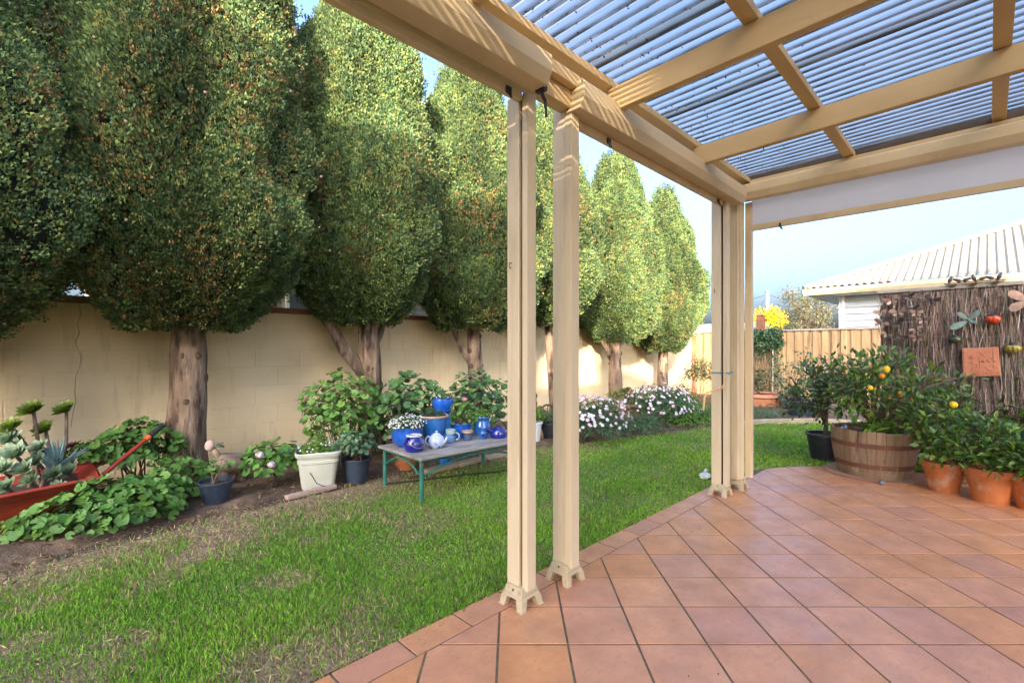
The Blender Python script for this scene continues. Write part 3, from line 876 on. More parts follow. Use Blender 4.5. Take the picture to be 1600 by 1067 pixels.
# ================================================================== PERGOLA
def pergola():
    th = thing('pergola', (1.7, 1.65, 0), 'cream timber pergola with clear corrugated roof sheets over the tiled patio', 'pergola')
    def post(x0, y0, top, name='post', guide='y'):
        p = MB().box((x0, y0 + 0.052, 0.09), (x0 + 0.07, y0 + 0.135, top)).build(name, 'post_paint', th, bevel=0.004)
        MB().box((x0 + 0.006, y0, 0.085), (x0 + 0.07, y0 + 0.036, top)).build('guide_channel', 'post_paint', p, bevel=0.003)
        MB().box((x0 + 0.02, y0 + 0.0365, 0.09), (x0 + 0.066, y0 + 0.0515, top - 0.002)).build('track', 'slot', p)
        foot(x0 + 0.035, y0 + 0.07, p)
        return p
    def foot(cx, cy, par):
        mb = MB()
        mb.frustum((cx, cy, 0.048), 0.068, (cx, cy, 0.066), 0.064)
        mb.frustum((cx, cy, 0.066), 0.062, (cx, cy, 0.10), 0.053)
        for sx in (-1, 1):
            for sy in (-1, 1):
                mb.frustum((cx + sx * 0.062, cy + sy * 0.062, 0.0), 0.017, (cx + sx * 0.05, cy + sy * 0.05, 0.05), 0.021)
                mb.frustum((cx + sx * 0.063, cy + sy * 0.063, 0.0), 0.020, (cx + sx * 0.0628, cy + sy * 0.0628, 0.007), 0.019)
        o = mb.build('foot', 'foot_paint', par, bevel=0.004)
        for d in ((-1, 0), (0, -1)):
            MB().ball((cx + d[0] * 0.058, cy + d[1] * 0.058, 0.085), 0.006, 8, 6).build('bolt', 'rust', o, True)
    post(1.70, 1.60, 2.545)
    # second post has no open slot
    p2 = MB().box((2.06, 1.648, 0.09), (2.125, 1.735, 2.69)).build('post', 'post_paint', th, bevel=0.004)
    MB().box((2.054, 1.60, 0.085), (2.125, 1.646, 2.56)).build('guide_channel', 'post_paint', p2, bevel=0.003)
    foot(2.09, 1.67, p2)
    post(4.225, 1.60, 2.58)
    p4 = MB().box((4.52, 1.59, 0.09), (4.615, 1.685, 2.66)).build('post', 'post_paint', th, bevel=0.004)
    MB().box((4.47, 1.60, 0.10), (4.518, 1.67, 2.60)).build('guide_channel', 'post_paint', p4, bevel=0.003)
    MB().box((4.622, 1.528, 0.10), (4.665, 1.588, 2.62)).build('guide_channel', 'post_paint', p4, bevel=0.003)
    foot(4.57, 1.64, p4)
    for x, z in ((1.7, 1.71), (4.225, 1.80)):
        MB().tube([(x - 0.001, 1.70, z), (x - 0.016, 1.70, z + 0.002), (x - 0.02, 1.70, z - 0.018), (x - 0.012, 1.70, z - 0.028), (x - 0.006, 1.70, z - 0.02)], 0.0025, 6).build('hook', 'rust', th, True)
    # beams
    MB().box((-4, 1.60, 2.585), (4.62, 1.685, 2.678)).build('beam', 'beam_paint', th, bevel=0.005)
    MB().box((-4, 1.555, 2.68), (4.70, 1.70, 2.745)).build('wall_plate', 'beam_paint', th, bevel=0.005)
    MB().box((4.625, -2.9, 2.70), (4.70, 1.55, 2.822)).build('beam', 'rafter_paint', th, bevel=0.005)
    MB().box((4.705, -2.9, 2.70), (4.73, 1.75, 2.915)).build('flashing', 'brown_flashing', th)
    for x in (-2.24, -1.08, 0.08, 1.24, 2.40, 3.56):
        MB().add([(x, 1.60, 2.675), (x + 0.05, 1.60, 2.675), (x + 0.05, -2.9, 2.755), (x, -2.9, 2.755),
                  (x, 1.60, 2.815), (x + 0.05, 1.60, 2.815), (x + 0.05, -2.9, 2.895), (x, -2.9, 2.895)],
                 [(0, 1, 2, 3), (4, 7, 6, 5), (0, 4, 5, 1), (1, 5, 6, 2), (2, 6, 7, 3), (3, 7, 4, 0)]).build('rafter', 'rafter_paint', th, bevel=0.005)
    for y in (1.60, 0.80, -0.05, -0.9, -1.75):
        z = 2.816 + (1.60 - y) * 0.0178
        MB().box((-4, y - 0.036, z + 0.001), (4.70, y + 0.036, z + 0.046)).build('batten', 'beam_paint', th, bevel=0.004)
    # hook under a rafter
    h = ond(1187, 225, 3.35)
    MB().tube([(3.585, 1.11, 2.69), (3.585, 1.11, 2.655), (3.58, 1.125, 2.645), (3.572, 1.115, 2.655)], 0.002, 5).build('hook', 'wire_black', th)
    # corrugated sheets laid across the battens
    pitch, amp, W = 0.0765, 0.0165, 11 * 0.0765
    x = 4.745 - W
    k = 0
    while x > -2.6:
        ns = 11 * 8 + 1
        xs = np.linspace(0, W + 1.0 * pitch, ns + 8)
        vs = []
        dz = 0.0
        zb0, zb1 = 2.816 + 0.066 - 0.002, 2.816 + 0.066 + (1.60 + 2.9) * 0.0178
        o = bpy.data.objects.new('roof_sheet', bpy.data.meshes.new('roof_sheet'))
        tilt = math.atan(0.0178)
        for xx in xs:
            lift = 0.0035 * (k % 2)
            z = amp * math.cos(2 * math.pi * xx / pitch)
            vs += [(xx, 0.0, z), (xx, 4.62, z)]
        n = len(xs)
        fs = [(2 * i, 2 * i + 2, 2 * i + 3, 2 * i + 1) for i in range(n - 1)]
        o.data.from_pydata(vs, [], fs)
        o.data.polygons.foreach_set("use_smooth", [True] * len(fs))
        o.data.materials.append(MATS['polycarbonate'])
        link(o, th)
        o.location = np.array([x, -2.9, zb1 + 0.002 + 0.004 * (k % 2)]) - np.array(th.location)
        o.rotation_euler = (-tilt, 0, 0)
        x -= W; k += 1
    return th
pergola()

def roof_debris():
    n = 1500
    k = rng.integers(-10, 60, n)
    x = 4.745 - 11 * 0.0765 + (k + 0.5) * 0.0765 - 20 * 0.0765 + rng.normal(0, 0.006, n)
    y = 1.66 - np.abs(rng.gamma(1.3, 0.28, n))
    z = 2.882 + (1.60 - y) * 0.0178 - 0.0125
    ok = (x > 0.3) & (x < 4.7)
    P = np.stack([x, y, z], 1)[ok]; n = len(P)
    o = scatter('roof_debris', SMALL, P, rots(np.array([0, 0, 1.0]) + rng.normal(0, 0.4, (n, 3))), rng.uniform(0.006, 0.022, n), 'litter', None, pick([(0.05, 0.04, 0.03), (0.1, 0.07, 0.04)], n))
    tag(o, 'dark leaf crumbs lying in the valleys of the clear roof sheets', 'debris', kind='stuff')
roof_debris()

def blind_profile(y0, z0, side=1):
    # boxed pelmet, chamfered inner lower edge
    return [(y0, z0), (y0, z0 + 0.15), (y0 - 0.10 * side, z0 + 0.15), (y0 - 0.128 * side, z0 + 0.135), (y0 - 0.128 * side, z0 + 0.055), (y0 - 0.10 * side, z0)]

def blinds():
    def latch(p, par):
        mb = MB()
        mb.box((p[0] - 0.016, p[1] - 0.012, p[2] - 0.012), (p[0] + 0.016, p[1] + 0.0, p[2] + 0.022))
        mb.tube([(p[0], p[1] - 0.008, p[2] - 0.01), (p[0] + 0.004, p[1] - 0.02, p[2] - 0.03), (p[0] - 0.004, p[1] - 0.026, p[2] - 0.034)], [0.009, 0.007, 0.005], 6)
        mb.build('latch', 'black_plastic', par, bevel=0.002)
    # first, runs out of view over the lawn edge
    b = thing('roller_blind', (0, 1.6, 2.5), 'rolled-up patio blind in a long cream pelmet ending at the slotted post', 'blind', 'rolled-up blinds along the lawn side')
    MB().prism(blind_profile(1.60, 2.546), 0, -2.6, 1.745).build('pelmet', 'pelmet_paint', b, bevel=0.004)
    MB().box((-2.6, 1.628, 2.505), (1.70, 1.662, 2.546)).build('bottom_rail', 'pelmet_paint', b, bevel=0.004)
    latch((1.60, 1.628, 2.51), b)
    mb = MB(); mb.tube([(1.75, 1.55, 2.54), (1.775, 1.545, 2.5), (1.78, 1.54, 2.42)], [0.012, 0.009, 0.006], 6)
    mb.box((1.735, 1.52, 2.535), (1.765, 1.575, 2.556)); mb.build('lever', 'black_plastic', b, bevel=0.002)
    b = thing('roller_blind', (3.2, 1.6, 2.5), 'rolled-up patio blind in a cream pelmet spanning from plain post to corner post', 'blind', 'rolled-up blinds along the lawn side')
    pe = MB().prism(blind_profile(1.64, 2.565), 0, 2.052, 4.45).build('pelmet', 'pelmet_paint', b, bevel=0.004)
    for (y, z) in ((1.625, 2.70), (1.525, 2.70), (1.625, 2.58)):
        MB().ball((2.051, y, z), 0.0045, 8, 5).build('rivet', 'wire_black', pe, True)
    MB().box((2.13, 1.628, 2.522), (4.22, 1.662, 2.563)).build('bottom_rail', 'pelmet_paint', b, bevel=0.004)
    latch((2.45, 1.628, 2.527), b); latch((4.10, 1.628, 2.527), b)
    # across the far end, part lowered
    b = thing('roller_blind', (4.62, 0, 2.36), 'grey mesh patio blind lowered a little at the open end of the patio', 'blind')
    pr = [(4.625, 2.625), (4.625, 2.765), (4.535, 2.765), (4.515, 2.75), (4.515, 2.68), (4.54, 2.625)]
    MB().prism([(p[0], p[1]) for p in pr], 1, -2.9, 1.585).build('pelmet', 'pelmet_paint', b, bevel=0.004)
    MB().box((4.634, -2.9, 2.40), (4.638, 1.53, 2.70)).build('fabric', 'blind_mesh', b)
    MB().box((4.622, -2.9, 2.355), (4.652, 1.54, 2.408)).build('bottom_rail', 'pelmet_paint', b, bevel=0.004)
    latch((4.62, 1.3, 2.36), b)
blinds()

def crank():
    th = thing('crank_handle', (4.17, 1.57, 0.9), 'bent cream crank rod tied to the corner post with green string', 'crank handle')
    d = 4.10
    top, b1, b2, b3, b4 = ond(1140, 322, d + 0.1), ond(1132, 590, d), ond(1128, 606, d), ond(1106, 613, d), ond(1099, 640, d)
    MB().tube([top, ond(1139, 400, d + 0.06), ond(1135, 520, d + 0.02), b1], 0.0055, 8).build('rod', 'pelmet_paint', th, True)
    MB().tube([b1, ond(1131, 600, d), b2, ond(1118, 609, d), b3, ond(1101, 620, d), b4], [0.007, 0.008, 0.008, 0.008, 0.008, 0.009, 0.009], 8).build('crank', 'gold_metal', th, True)
    x0, y0, x1, y1 = 4.218, 1.578, 4.31, 1.745
    z = b1[2] + 0.04
    MB().tube([(x0, y0, z), (x1, y0, z + 0.004), (x1, y1, z + 0.01), (x0, y1, z), (x0, y0, z), (x0 - 0.03, y0 - 0.01, z - 0.012)], 0.0045, 6).build('tie', 'green_tie', th, True)
crank()

# ================================================================== FENCES
def paling_fence():
    th = thing('paling_fence', (13.1, 3, 0), 'tall timber paling fence across the end of the garden', 'fence')
    y = 5.85; i = 0
    while y > -1.5:
        w = rng.uniform(0.098, 0.106)
        pr = 0.028 if i % 2 else 0.0
        mb = MB().box((13.085 - pr, y - w, rng.uniform(0.0, 0.03)), (13.10 - pr, y, 1.715))
        mb.build('paling', 'fence_wood', th, bevel=0.003)
        y -= w * 0.93 if i % 2 else w * 0.90
        i += 1
    MB().box((13.03, -1.5, 1.718), (13.15, 5.88, 1.755)).build('capping', 'grey_wood', th, bevel=0.004)
    for z in (0.4, 1.3):
        MB().box((13.102, -1.5, z), (13.14, 5.88, z + 0.07)).build('rail', 'fence_wood', th)
    MB().box((13.045, 5.80, 0.0), (13.066, 5.90, 1.716)).build('post', 'coping', th)
paling_fence()

def brush_fence():
    th = thing('brushwood_fence', (6.76, -0.8, 0), 'brown brushwood fence panel bound with wires behind the potted citrus', 'fence')
    y0, y1, H = -2.6, 0.86, 1.90
    MB().box((6.79, y0, 0.0), (6.86, y1 - 0.02, H - 0.03)).build('backing', 'dark_iron', th)
    n = 15000
    P = np.stack([rng.uniform(6.735, 6.80, n), rng.uniform(y0, y1, n), rng.uniform(0.0, H - 0.05, n)], 1)
    near = P[:, 1] > -0.6
    P = P[near | (rng.random(n) < 0.5)]; n = len(P)
    d = np.stack([rng.normal(-0.03, 0.05, n), rng.normal(0, 0.11, n), np.ones(n)], 1)
    L = np.minimum(rng.uniform(0.12, 0.5, n), H + 0.02 - P[:, 2])
    W = rng.uniform(0.003, 0.008, n)
    Rm = rots(d, roll=rng.normal(0, 0.5, n) - math.pi / 2 * 0)
    tm = ([(-0.5, 0, 0), (0.5, 0, 0), (0.4, 0.4, 0.5), (0.25, 0, 1), (-0.25, 0, 1), (-0.4, 0.4, 0.5)], [(0, 1, 2, 5), (5, 2, 3, 4)])
    # width across the fence: make the template's x axis follow y of the world
    dd = d / np.linalg.norm(d, axis=1)[:, None]
    xa = np.tile(np.array([[0.0, 1.0, 0.0]]), (n, 1)) + rng.normal(0, 0.35, (n, 3))
    xa -= dd * np.sum(xa * dd, axis=1)[:, None]; xa /= np.linalg.norm(xa, axis=1)[:, None]
    Rm = np.stack([xa, np.cross(dd, xa), dd], -1)
    scatter('brush', tm, P, Rm, np.stack([W, W, L], 1), 'brushwood', th,
            pick([(0.24, 0.165, 0.115), (0.34, 0.25, 0.185), (0.18, 0.12, 0.085), (0.46, 0.36, 0.275), (0.27, 0.19, 0.14)], n, 0.3))
    for z in (0.12, 0.42, 0.72, 0.98, 1.12, 1.40, 1.62, 1.80):
        pts = [(6.728 + rng.normal(0, 0.003), y, z + 0.008 * math.sin(3 * y + z * 9)) for y in np.linspace(y0, y1, 24)]
        MB().tube(pts, 0.0019, 4).build('wire', 'wire_metal', th)
    MB().box((6.72, y0, H), (6.89, y1 + 0.03, H + 0.038)).build('capping', 'grey_wood', th, bevel=0.004)
    return th
brush_fence()

# ================================================================== CYPRESSES
SPRIG = []
def make_sprig():
    vs, fs = [], []
    def tri(a, b, c):
        k = len(vs); vs.extend([a, b, c]); fs.append((k, k + 1, k + 2))
    r_ = random.Random(5)
    for k in range(6):
        # small scale-leaved tips packed into one upright spray
        h = 0.1 + 0.14 * k
        a = k * 2.4
        c = np.array([math.cos(a) * 0.17 * (1.15 - h), math.sin(a) * 0.17 * (1.15 - h), h])
        d = np.array([math.cos(a) * 0.55, math.sin(a) * 0.55, 0.85]); d /= np.linalg.norm(d)
        w = np.cross(d, [math.cos(a + 1.2), math.sin(a + 1.2), 0.3]); w /= np.linalg.norm(w)
        L, W = 0.40 - 0.02 * k, 0.15
        tri(tuple(c - w * W), tuple(c + d * L), tuple(c + w * W + d * 0.06))
    return vs, fs
SPRIG = make_sprig()

def cypress(label, x, y, tr, r, z0, z1, n, size, fork=None, lean=(0, 0), seed=1, peaks=None):
    rs = np.random.default_rng(seed)
    th = thing('cypress_tree', (x, y, 0), label, 'cypress', 'row of clipped cypresses along the boundary wall')
    # trunk
    pts, rad = [], []
    for k in np.linspace(0, 1, 16):
        z = -0.05 + k * (z0 + 1.7)
        pts.append((x + lean[0] * k + 0.025 * math.sin(5 * k + seed), y + lean[1] * k + 0.02 * math.cos(4 * k + seed), z))
        rad.append(tr * (1.1 - 0.12 * min(1, k * 6)) * (1 - 0.45 * k) * (1 + rs.uniform(-0.05, 0.05)))
    trunk = MB().tube(pts, rad, 16, wob=0.05).build('trunk', 'bark', th, 'full')
    # knots and cut branch stubs
    for _ in range(12):
        k = rs.uniform(0.08, 0.5); a = rs.uniform(math.pi * 0.8, math.pi * 1.9)
        i = int(k * 15); c = np.array(pts[i]); rr = rad[i]
        q = c + np.array([math.cos(a) * rr * 0.9, math.sin(a) * rr * 0.9, 0])
        MB().ball(q, rs.uniform(0.012, 0.036), 8, 6, (1, 1, rs.uniform(0.6, 2.2))).build('knot', 'bark_knot', trunk, True)
    for (h, a, l, rr) in fork or []:
        c = np.array([x + lean[0] * h / (z0 + 1.7), y, h])
        d = np.array([math.cos(a), math.sin(a), 0.0])
        p = [c, c + d * l * 0.4 + [0, 0, l * 0.5], c + d * l * 0.7 + [0, 0, l * 1.1], c + d * l * 0.85 + [0, 0, l * 1.8]]
        MB().tube(p, [rr, rr * 0.85, rr * 0.7, rr * 0.5], 10, wob=0.06).build('limb', 'bark', th, 'full')
    H = z1 - z0
    cx, cyy = x + lean[0], y + lean[1]
    def prof(u):
        lowp = np.clip(u / 0.25, 0, 1)
        a = 0.40 + 0.60 * np.sin(lowp * math.pi / 2) ** 0.85
        b = np.clip((1 - u) / 0.60, 0, 1) ** 0.48
        return np.minimum(a, 1) * np.minimum(b, 1)
    M = int(60 + 40 * r)
    pu, pt = rs.random(M) ** 0.9, rs.uniform(0, 2 * math.pi, M)
    pa, pcol = rs.uniform(0.02, 0.40, M), rs.uniform(0.65, 1.35, M)
    bu, bt, ba = rs.random(16), rs.uniform(0, 2 * math.pi, 16), rs.uniform(-0.10, 0.17, 16)
    def lump(u, t):
        du = (u[:, None] - pu[None]) / 0.085
        dt = (np.angle(np.exp(1j * (t[:, None] - pt[None])))) * np.maximum(prof(pu), 0.2)[None] / 0.17
        w = np.exp(-0.5 * (du * du + dt * dt)) * pa[None]
        big = (np.exp(-0.5 * (((u[:, None] - bu[None]) / 0.13) ** 2 + (np.angle(np.exp(1j * (t[:, None] - bt[None]))) / 0.5) ** 2)) * ba[None]).sum(1)
        return w.max(1) + np.clip(big, -0.16, 0.2), w.argmax(1)
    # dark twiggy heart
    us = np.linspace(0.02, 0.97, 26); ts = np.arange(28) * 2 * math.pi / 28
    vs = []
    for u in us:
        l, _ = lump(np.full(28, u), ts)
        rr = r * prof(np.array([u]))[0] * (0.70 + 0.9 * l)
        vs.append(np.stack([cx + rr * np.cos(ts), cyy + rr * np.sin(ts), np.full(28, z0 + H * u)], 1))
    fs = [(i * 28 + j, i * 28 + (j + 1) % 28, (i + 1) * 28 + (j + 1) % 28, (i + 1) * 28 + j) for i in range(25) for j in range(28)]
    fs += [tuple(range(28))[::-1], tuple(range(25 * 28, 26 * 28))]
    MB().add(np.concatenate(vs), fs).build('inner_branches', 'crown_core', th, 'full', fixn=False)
    # foliage sprays
    n1 = int(n * 2.2)
    u = rs.random(n1); t = rs.uniform(0, 2 * math.pi, n1)
    k = rs.random(n1) < np.maximum(prof(u), 0.35)
    u, t = u[k][:n], t[k][:n]
    n = len(u)
    l, idx = lump(u, t)
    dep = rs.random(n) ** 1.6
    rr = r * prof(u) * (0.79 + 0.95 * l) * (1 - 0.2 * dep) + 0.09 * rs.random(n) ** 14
    # leaders standing proud at the top
    zz = z0 + H * u + 0.25 * (rs.random(n) ** 6) * (u > 0.85)
    out = np.stack([np.cos(t), np.sin(t), np.zeros(n)], 1)
    P = np.stack([cx + rr * np.cos(t), cyy + rr * np.sin(t), zz], 1)
    upc = np.clip(0.25 + u * 3.2, 0.25, 1.15)
    d = out * (0.75 - 0.35 * u)[:, None] + np.array([0, 0, 1.0]) * upc[:, None] + rs.normal(0, 0.30, (n, 3))
    K = int(26 * r)
    ou, ot = rs.random(K) * 0.8, rs.uniform(0, 2 * math.pi, K)
    od = np.min(((u[:, None] - ou) / 0.06) ** 2 + (np.angle(np.exp(1j * (t[:, None] - ot))) / 0.22) ** 2, axis=1)
    g = np.array([[0.095, 0.16, 0.062], [0.13, 0.195, 0.064], [0.20, 0.25, 0.075], [0.065, 0.12, 0.052]])[rs.integers(0, 4, n)]
    cols = g * (pcol[idx] * (1 - 0.0 * dep) * (1 + rs.normal(0, 0.16, n)))[:, None]
    browned = (dep > 0.62) & (rs.random(n) < 0.7)  # deep sprays coloured dark brown, painting shade into the crown's hollows
    cols[browned] = np.array([0.06, 0.052, 0.03]) * (1 + rs.normal(0, 0.25, (browned.sum(), 1)))
    om = (rs.random(n) < 0.006 + rs.uniform(0.2, 0.48) * np.exp(-od * 0.5)) & ~browned
    cols[om] = np.array([0.31, 0.195, 0.075]) * (1 + rs.normal(0, 0.25, (om.sum(), 1)))
    S = size * rs.uniform(0.65, 1.3, n)
    S[om] *= 0.75
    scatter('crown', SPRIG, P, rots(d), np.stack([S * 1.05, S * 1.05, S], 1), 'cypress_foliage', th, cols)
    # seed cones
    nc = int(70 * r)
    u = rs.random(nc) * 0.75; t = rs.uniform(0, 2 * math.pi, nc)
    l, _ = lump(u, t); rr = r * prof(u) * (0.87 + 1.15 * l)
    P = np.stack([cx + rr * np.cos(t), cyy + rr * np.sin(t), z0 + H * u], 1)
    oct_ = ([(1, 0, 0), (-1, 0, 0), (0, 1, 0), (0, -1, 0), (0, 0, 1), (0, 0, -1)], [(0, 2, 4), (2, 1, 4), (1, 3, 4), (3, 0, 4), (2, 0, 5), (1, 2, 5), (3, 1, 5), (0, 3, 5)])
    scatter('seed_cones', oct_, P, rots(rs.normal(0, 1, (nc, 3))), rs.uniform(0.011, 0.019, nc), 'cone', th, np.full((nc, 3), 0.3), smooth=True)
    return th

TY = 5.35
def tx(px):
    k = (px - 800) / FPX
    return TY * (1 + k) / (1 - k)
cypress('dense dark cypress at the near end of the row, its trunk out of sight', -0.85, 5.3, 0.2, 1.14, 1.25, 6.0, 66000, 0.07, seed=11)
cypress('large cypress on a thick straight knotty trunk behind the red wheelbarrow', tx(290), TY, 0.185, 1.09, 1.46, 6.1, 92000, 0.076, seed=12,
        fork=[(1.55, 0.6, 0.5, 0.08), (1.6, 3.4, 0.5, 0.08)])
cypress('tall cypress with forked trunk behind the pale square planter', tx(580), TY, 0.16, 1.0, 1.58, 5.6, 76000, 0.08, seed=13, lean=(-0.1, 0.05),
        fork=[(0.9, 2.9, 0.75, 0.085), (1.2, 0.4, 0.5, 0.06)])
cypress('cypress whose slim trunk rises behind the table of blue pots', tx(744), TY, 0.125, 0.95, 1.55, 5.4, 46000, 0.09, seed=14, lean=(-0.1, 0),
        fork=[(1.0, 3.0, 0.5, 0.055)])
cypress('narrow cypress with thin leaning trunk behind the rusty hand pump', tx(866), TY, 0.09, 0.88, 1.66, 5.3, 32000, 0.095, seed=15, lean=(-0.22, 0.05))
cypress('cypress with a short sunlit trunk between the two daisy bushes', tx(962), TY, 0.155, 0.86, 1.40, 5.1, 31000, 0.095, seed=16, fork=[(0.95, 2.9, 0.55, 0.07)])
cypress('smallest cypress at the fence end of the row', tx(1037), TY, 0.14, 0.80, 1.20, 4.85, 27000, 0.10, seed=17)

# ================================================================== ADDED SUN BLOCKER (unseen, behind the camera, shaped to shade the garden)
def add_sun_blocker():
    """two-storey house over the back fence, square to the sun's path, so its long shadow covers the garden"""
    D = 18.0
    o = -LH * D
    e = np.array([LH[1], -LH[0]])
    ang = math.atan2(e[1], e[0])
    T = math.tan(SUN_EL) * D
    th = thing('sun_blocker', (o[0], o[1], 0), 'unseen stepped mass added behind the camera to shade the garden', 'sun blocker')
    def block(w0, w1, zeta, roof=True):
        z = zeta + T
        MB().box((o[0] + w0, o[1] - 7.0, 0), (o[0] + w1, o[1] - 0.3, z - 0.2)).rot(o, ang).build('wall', 'blocker_render', th)
        x0, x1, y0, y1 = o[0] + w0 - 0.02, o[0] + w1 + 0.02, o[1] - 7.3, o[1]
        MB().box((x0, y0, z - 0.2), (x1, y1, z)).rot(o, ang).build('eave', 'house_tiles', th)
        if roof:
            m = (y0 + y1) / 2
            MB().add([(x0, y0, z + 0.002), (x1, y0, z + 0.002), (x1, y1, z + 0.002), (x0, y1, z + 0.002), (x0, m, z + 0.4), (x1, m, z + 0.4)],
                     [(0, 1, 5, 4), (1, 2, 5), (2, 3, 4, 5), (3, 0, 4), (3, 2, 1, 0)]).rot(o, ang).build('roof', 'house_tiles', th)
    block(-6.2, -0.72, 5.15)
    block(-0.70, 0.36, 3.15, False)
    block(0.38, 4.2, 4.55)
    block(4.22, 8.6, 6.9)
add_sun_blocker()

# ================================================================== NEIGHBOURS, FAR THINGS
def far_house():
    th = thing('weatherboard_house', (14.5, 0, 0), 'white weatherboard house with pale corrugated hip roof beyond the paling fence', 'house')
    ex, ey, ez = 14.0, 3.38, 2.78
    MB().box((14.52, -8, 0.0), (19.5, 2.66, ez - 0.12)).build('wall', 'white_paint', th)
    z = 1.0
    while z < ez - 0.2:
        MB().add([(14.485, -8, z), (14.485, 2.68, z), (14.485, 2.68, z + 0.02), (14.519, 2.68, z + 0.163), (14.519, -8, z + 0.163), (14.485, -8, z + 0.02), (14.52, -8, z), (14.52, 2.68, z)],
                 [(5, 2, 3, 4), (0, 1, 2, 5), (6, 7, 1, 0)]).build('weatherboard', 'weatherboard', th, fixn=False)
        z += 0.165
    MB().box((14.47, 2.60, 0.2), (14.60, 2.70, ez - 0.1)).build('corner_board', 'white_paint', th)
    MB().box((ex + 0.1, -8, ez - 0.16), (19.5, ey - 0.1, ez - 0.125)).build('soffit', 'white_paint', th)
    MB().prism([(ex - 0.06, ez + 0.02), (ex + 0.08, ez + 0.02), (ex + 0.08, ez - 0.14), (ex - 0.02, ez - 0.14), (ex - 0.06, ez - 0.06)], 1, -8, ey).build('gutter', 'gutter_steel', th)
    MB().tube([(14.47, 2.62, ez - 0.14), (14.47, 2.62, 0)], 0.04, 10).build('downpipe', 'white_paint', th, True)
    # corrugated roof plane facing the garden, with hip
    tanp = 0.42
    ys = np.arange(ey, -8, -0.0375)
    vs, fs = [], []
    for i, y in enumerate(ys):
        zz = 0.022 * (1 if (i // 2) % 2 else -1) * (1 if i % 2 else 1)
        top = min(ex + (ey - y), 18.6)
        vs += [(ex - 0.03, y, ez + 0.045 + zz), (top, y, ez + 0.045 + zz + (top - ex) * tanp)]
    fs = [(2 * i, 2 * i + 2, 2 * i + 3, 2 * i + 1) for i in range(len(ys) - 1)]
    rf = MB().add(vs, fs).build('roof', 'roof_steel', th, fixn=False)
    MB().add([(ex, ey, ez + 0.02), (18.6, ey, ez + 0.02), (18.6, ey - 4.6, ez + 4.6 * tanp)], [(0, 1, 2)]).build('roof', 'roof_steel', th)
    MB().tube([(ex, ey, ez + 0.07), (18.6, ey - 4.6, ez + 0.09 + 4.6 * tanp)], 0.06, 8).build('hip_cap', 'roof_steel', rf, True)
far_house()

def brick_house():
    th = thing('brick_house', (3, 8.2, 0), 'tan brick house glimpsed over the wall between the cypress trunks', 'house')
    MB().box((0.6, 8.21, 0), (6.5, 11, 3.0)).build('wall', 'brick_mortar', th)
    me = None
    for r_ in range(9):
        z = 1.70 + r_ * 0.086
        for c in range(13):
            x = 1.5 + c * 0.24 + (0.12 if r_ % 2 else 0)
            if 2.9 < x + 0.23 and x < 3.45:
                continue
            if me is None:
                o = MB().box((-0.115, -0.012, -0.038), (0.115, 0.012, 0.038)).build('brick', 'tan_brick', None)
                me = o.data; COL.objects.unlink(o); bpy.data.objects.remove(o)
            o = bpy.data.objects.new('brick', me)
            o.location = np.array([x + 0.115, 8.2, z + 0.038]) - np.array(th.location)
            link(o, th)
    w = MB().box((2.92, 8.17, 1.4), (3.42, 8.215, 2.45)).build('window', 'white_paint', th)
    MB().box((2.97, 8.16, 1.45), (3.37, 8.172, 2.4)).build('pane', 'window_glass', w)
    MB().prism([(7.6, 2.95), (11.4, 2.95), (9.5, 4.2)], 0, 0.2, 6.9).build('roof', 'house_tiles', th)
brick_house()

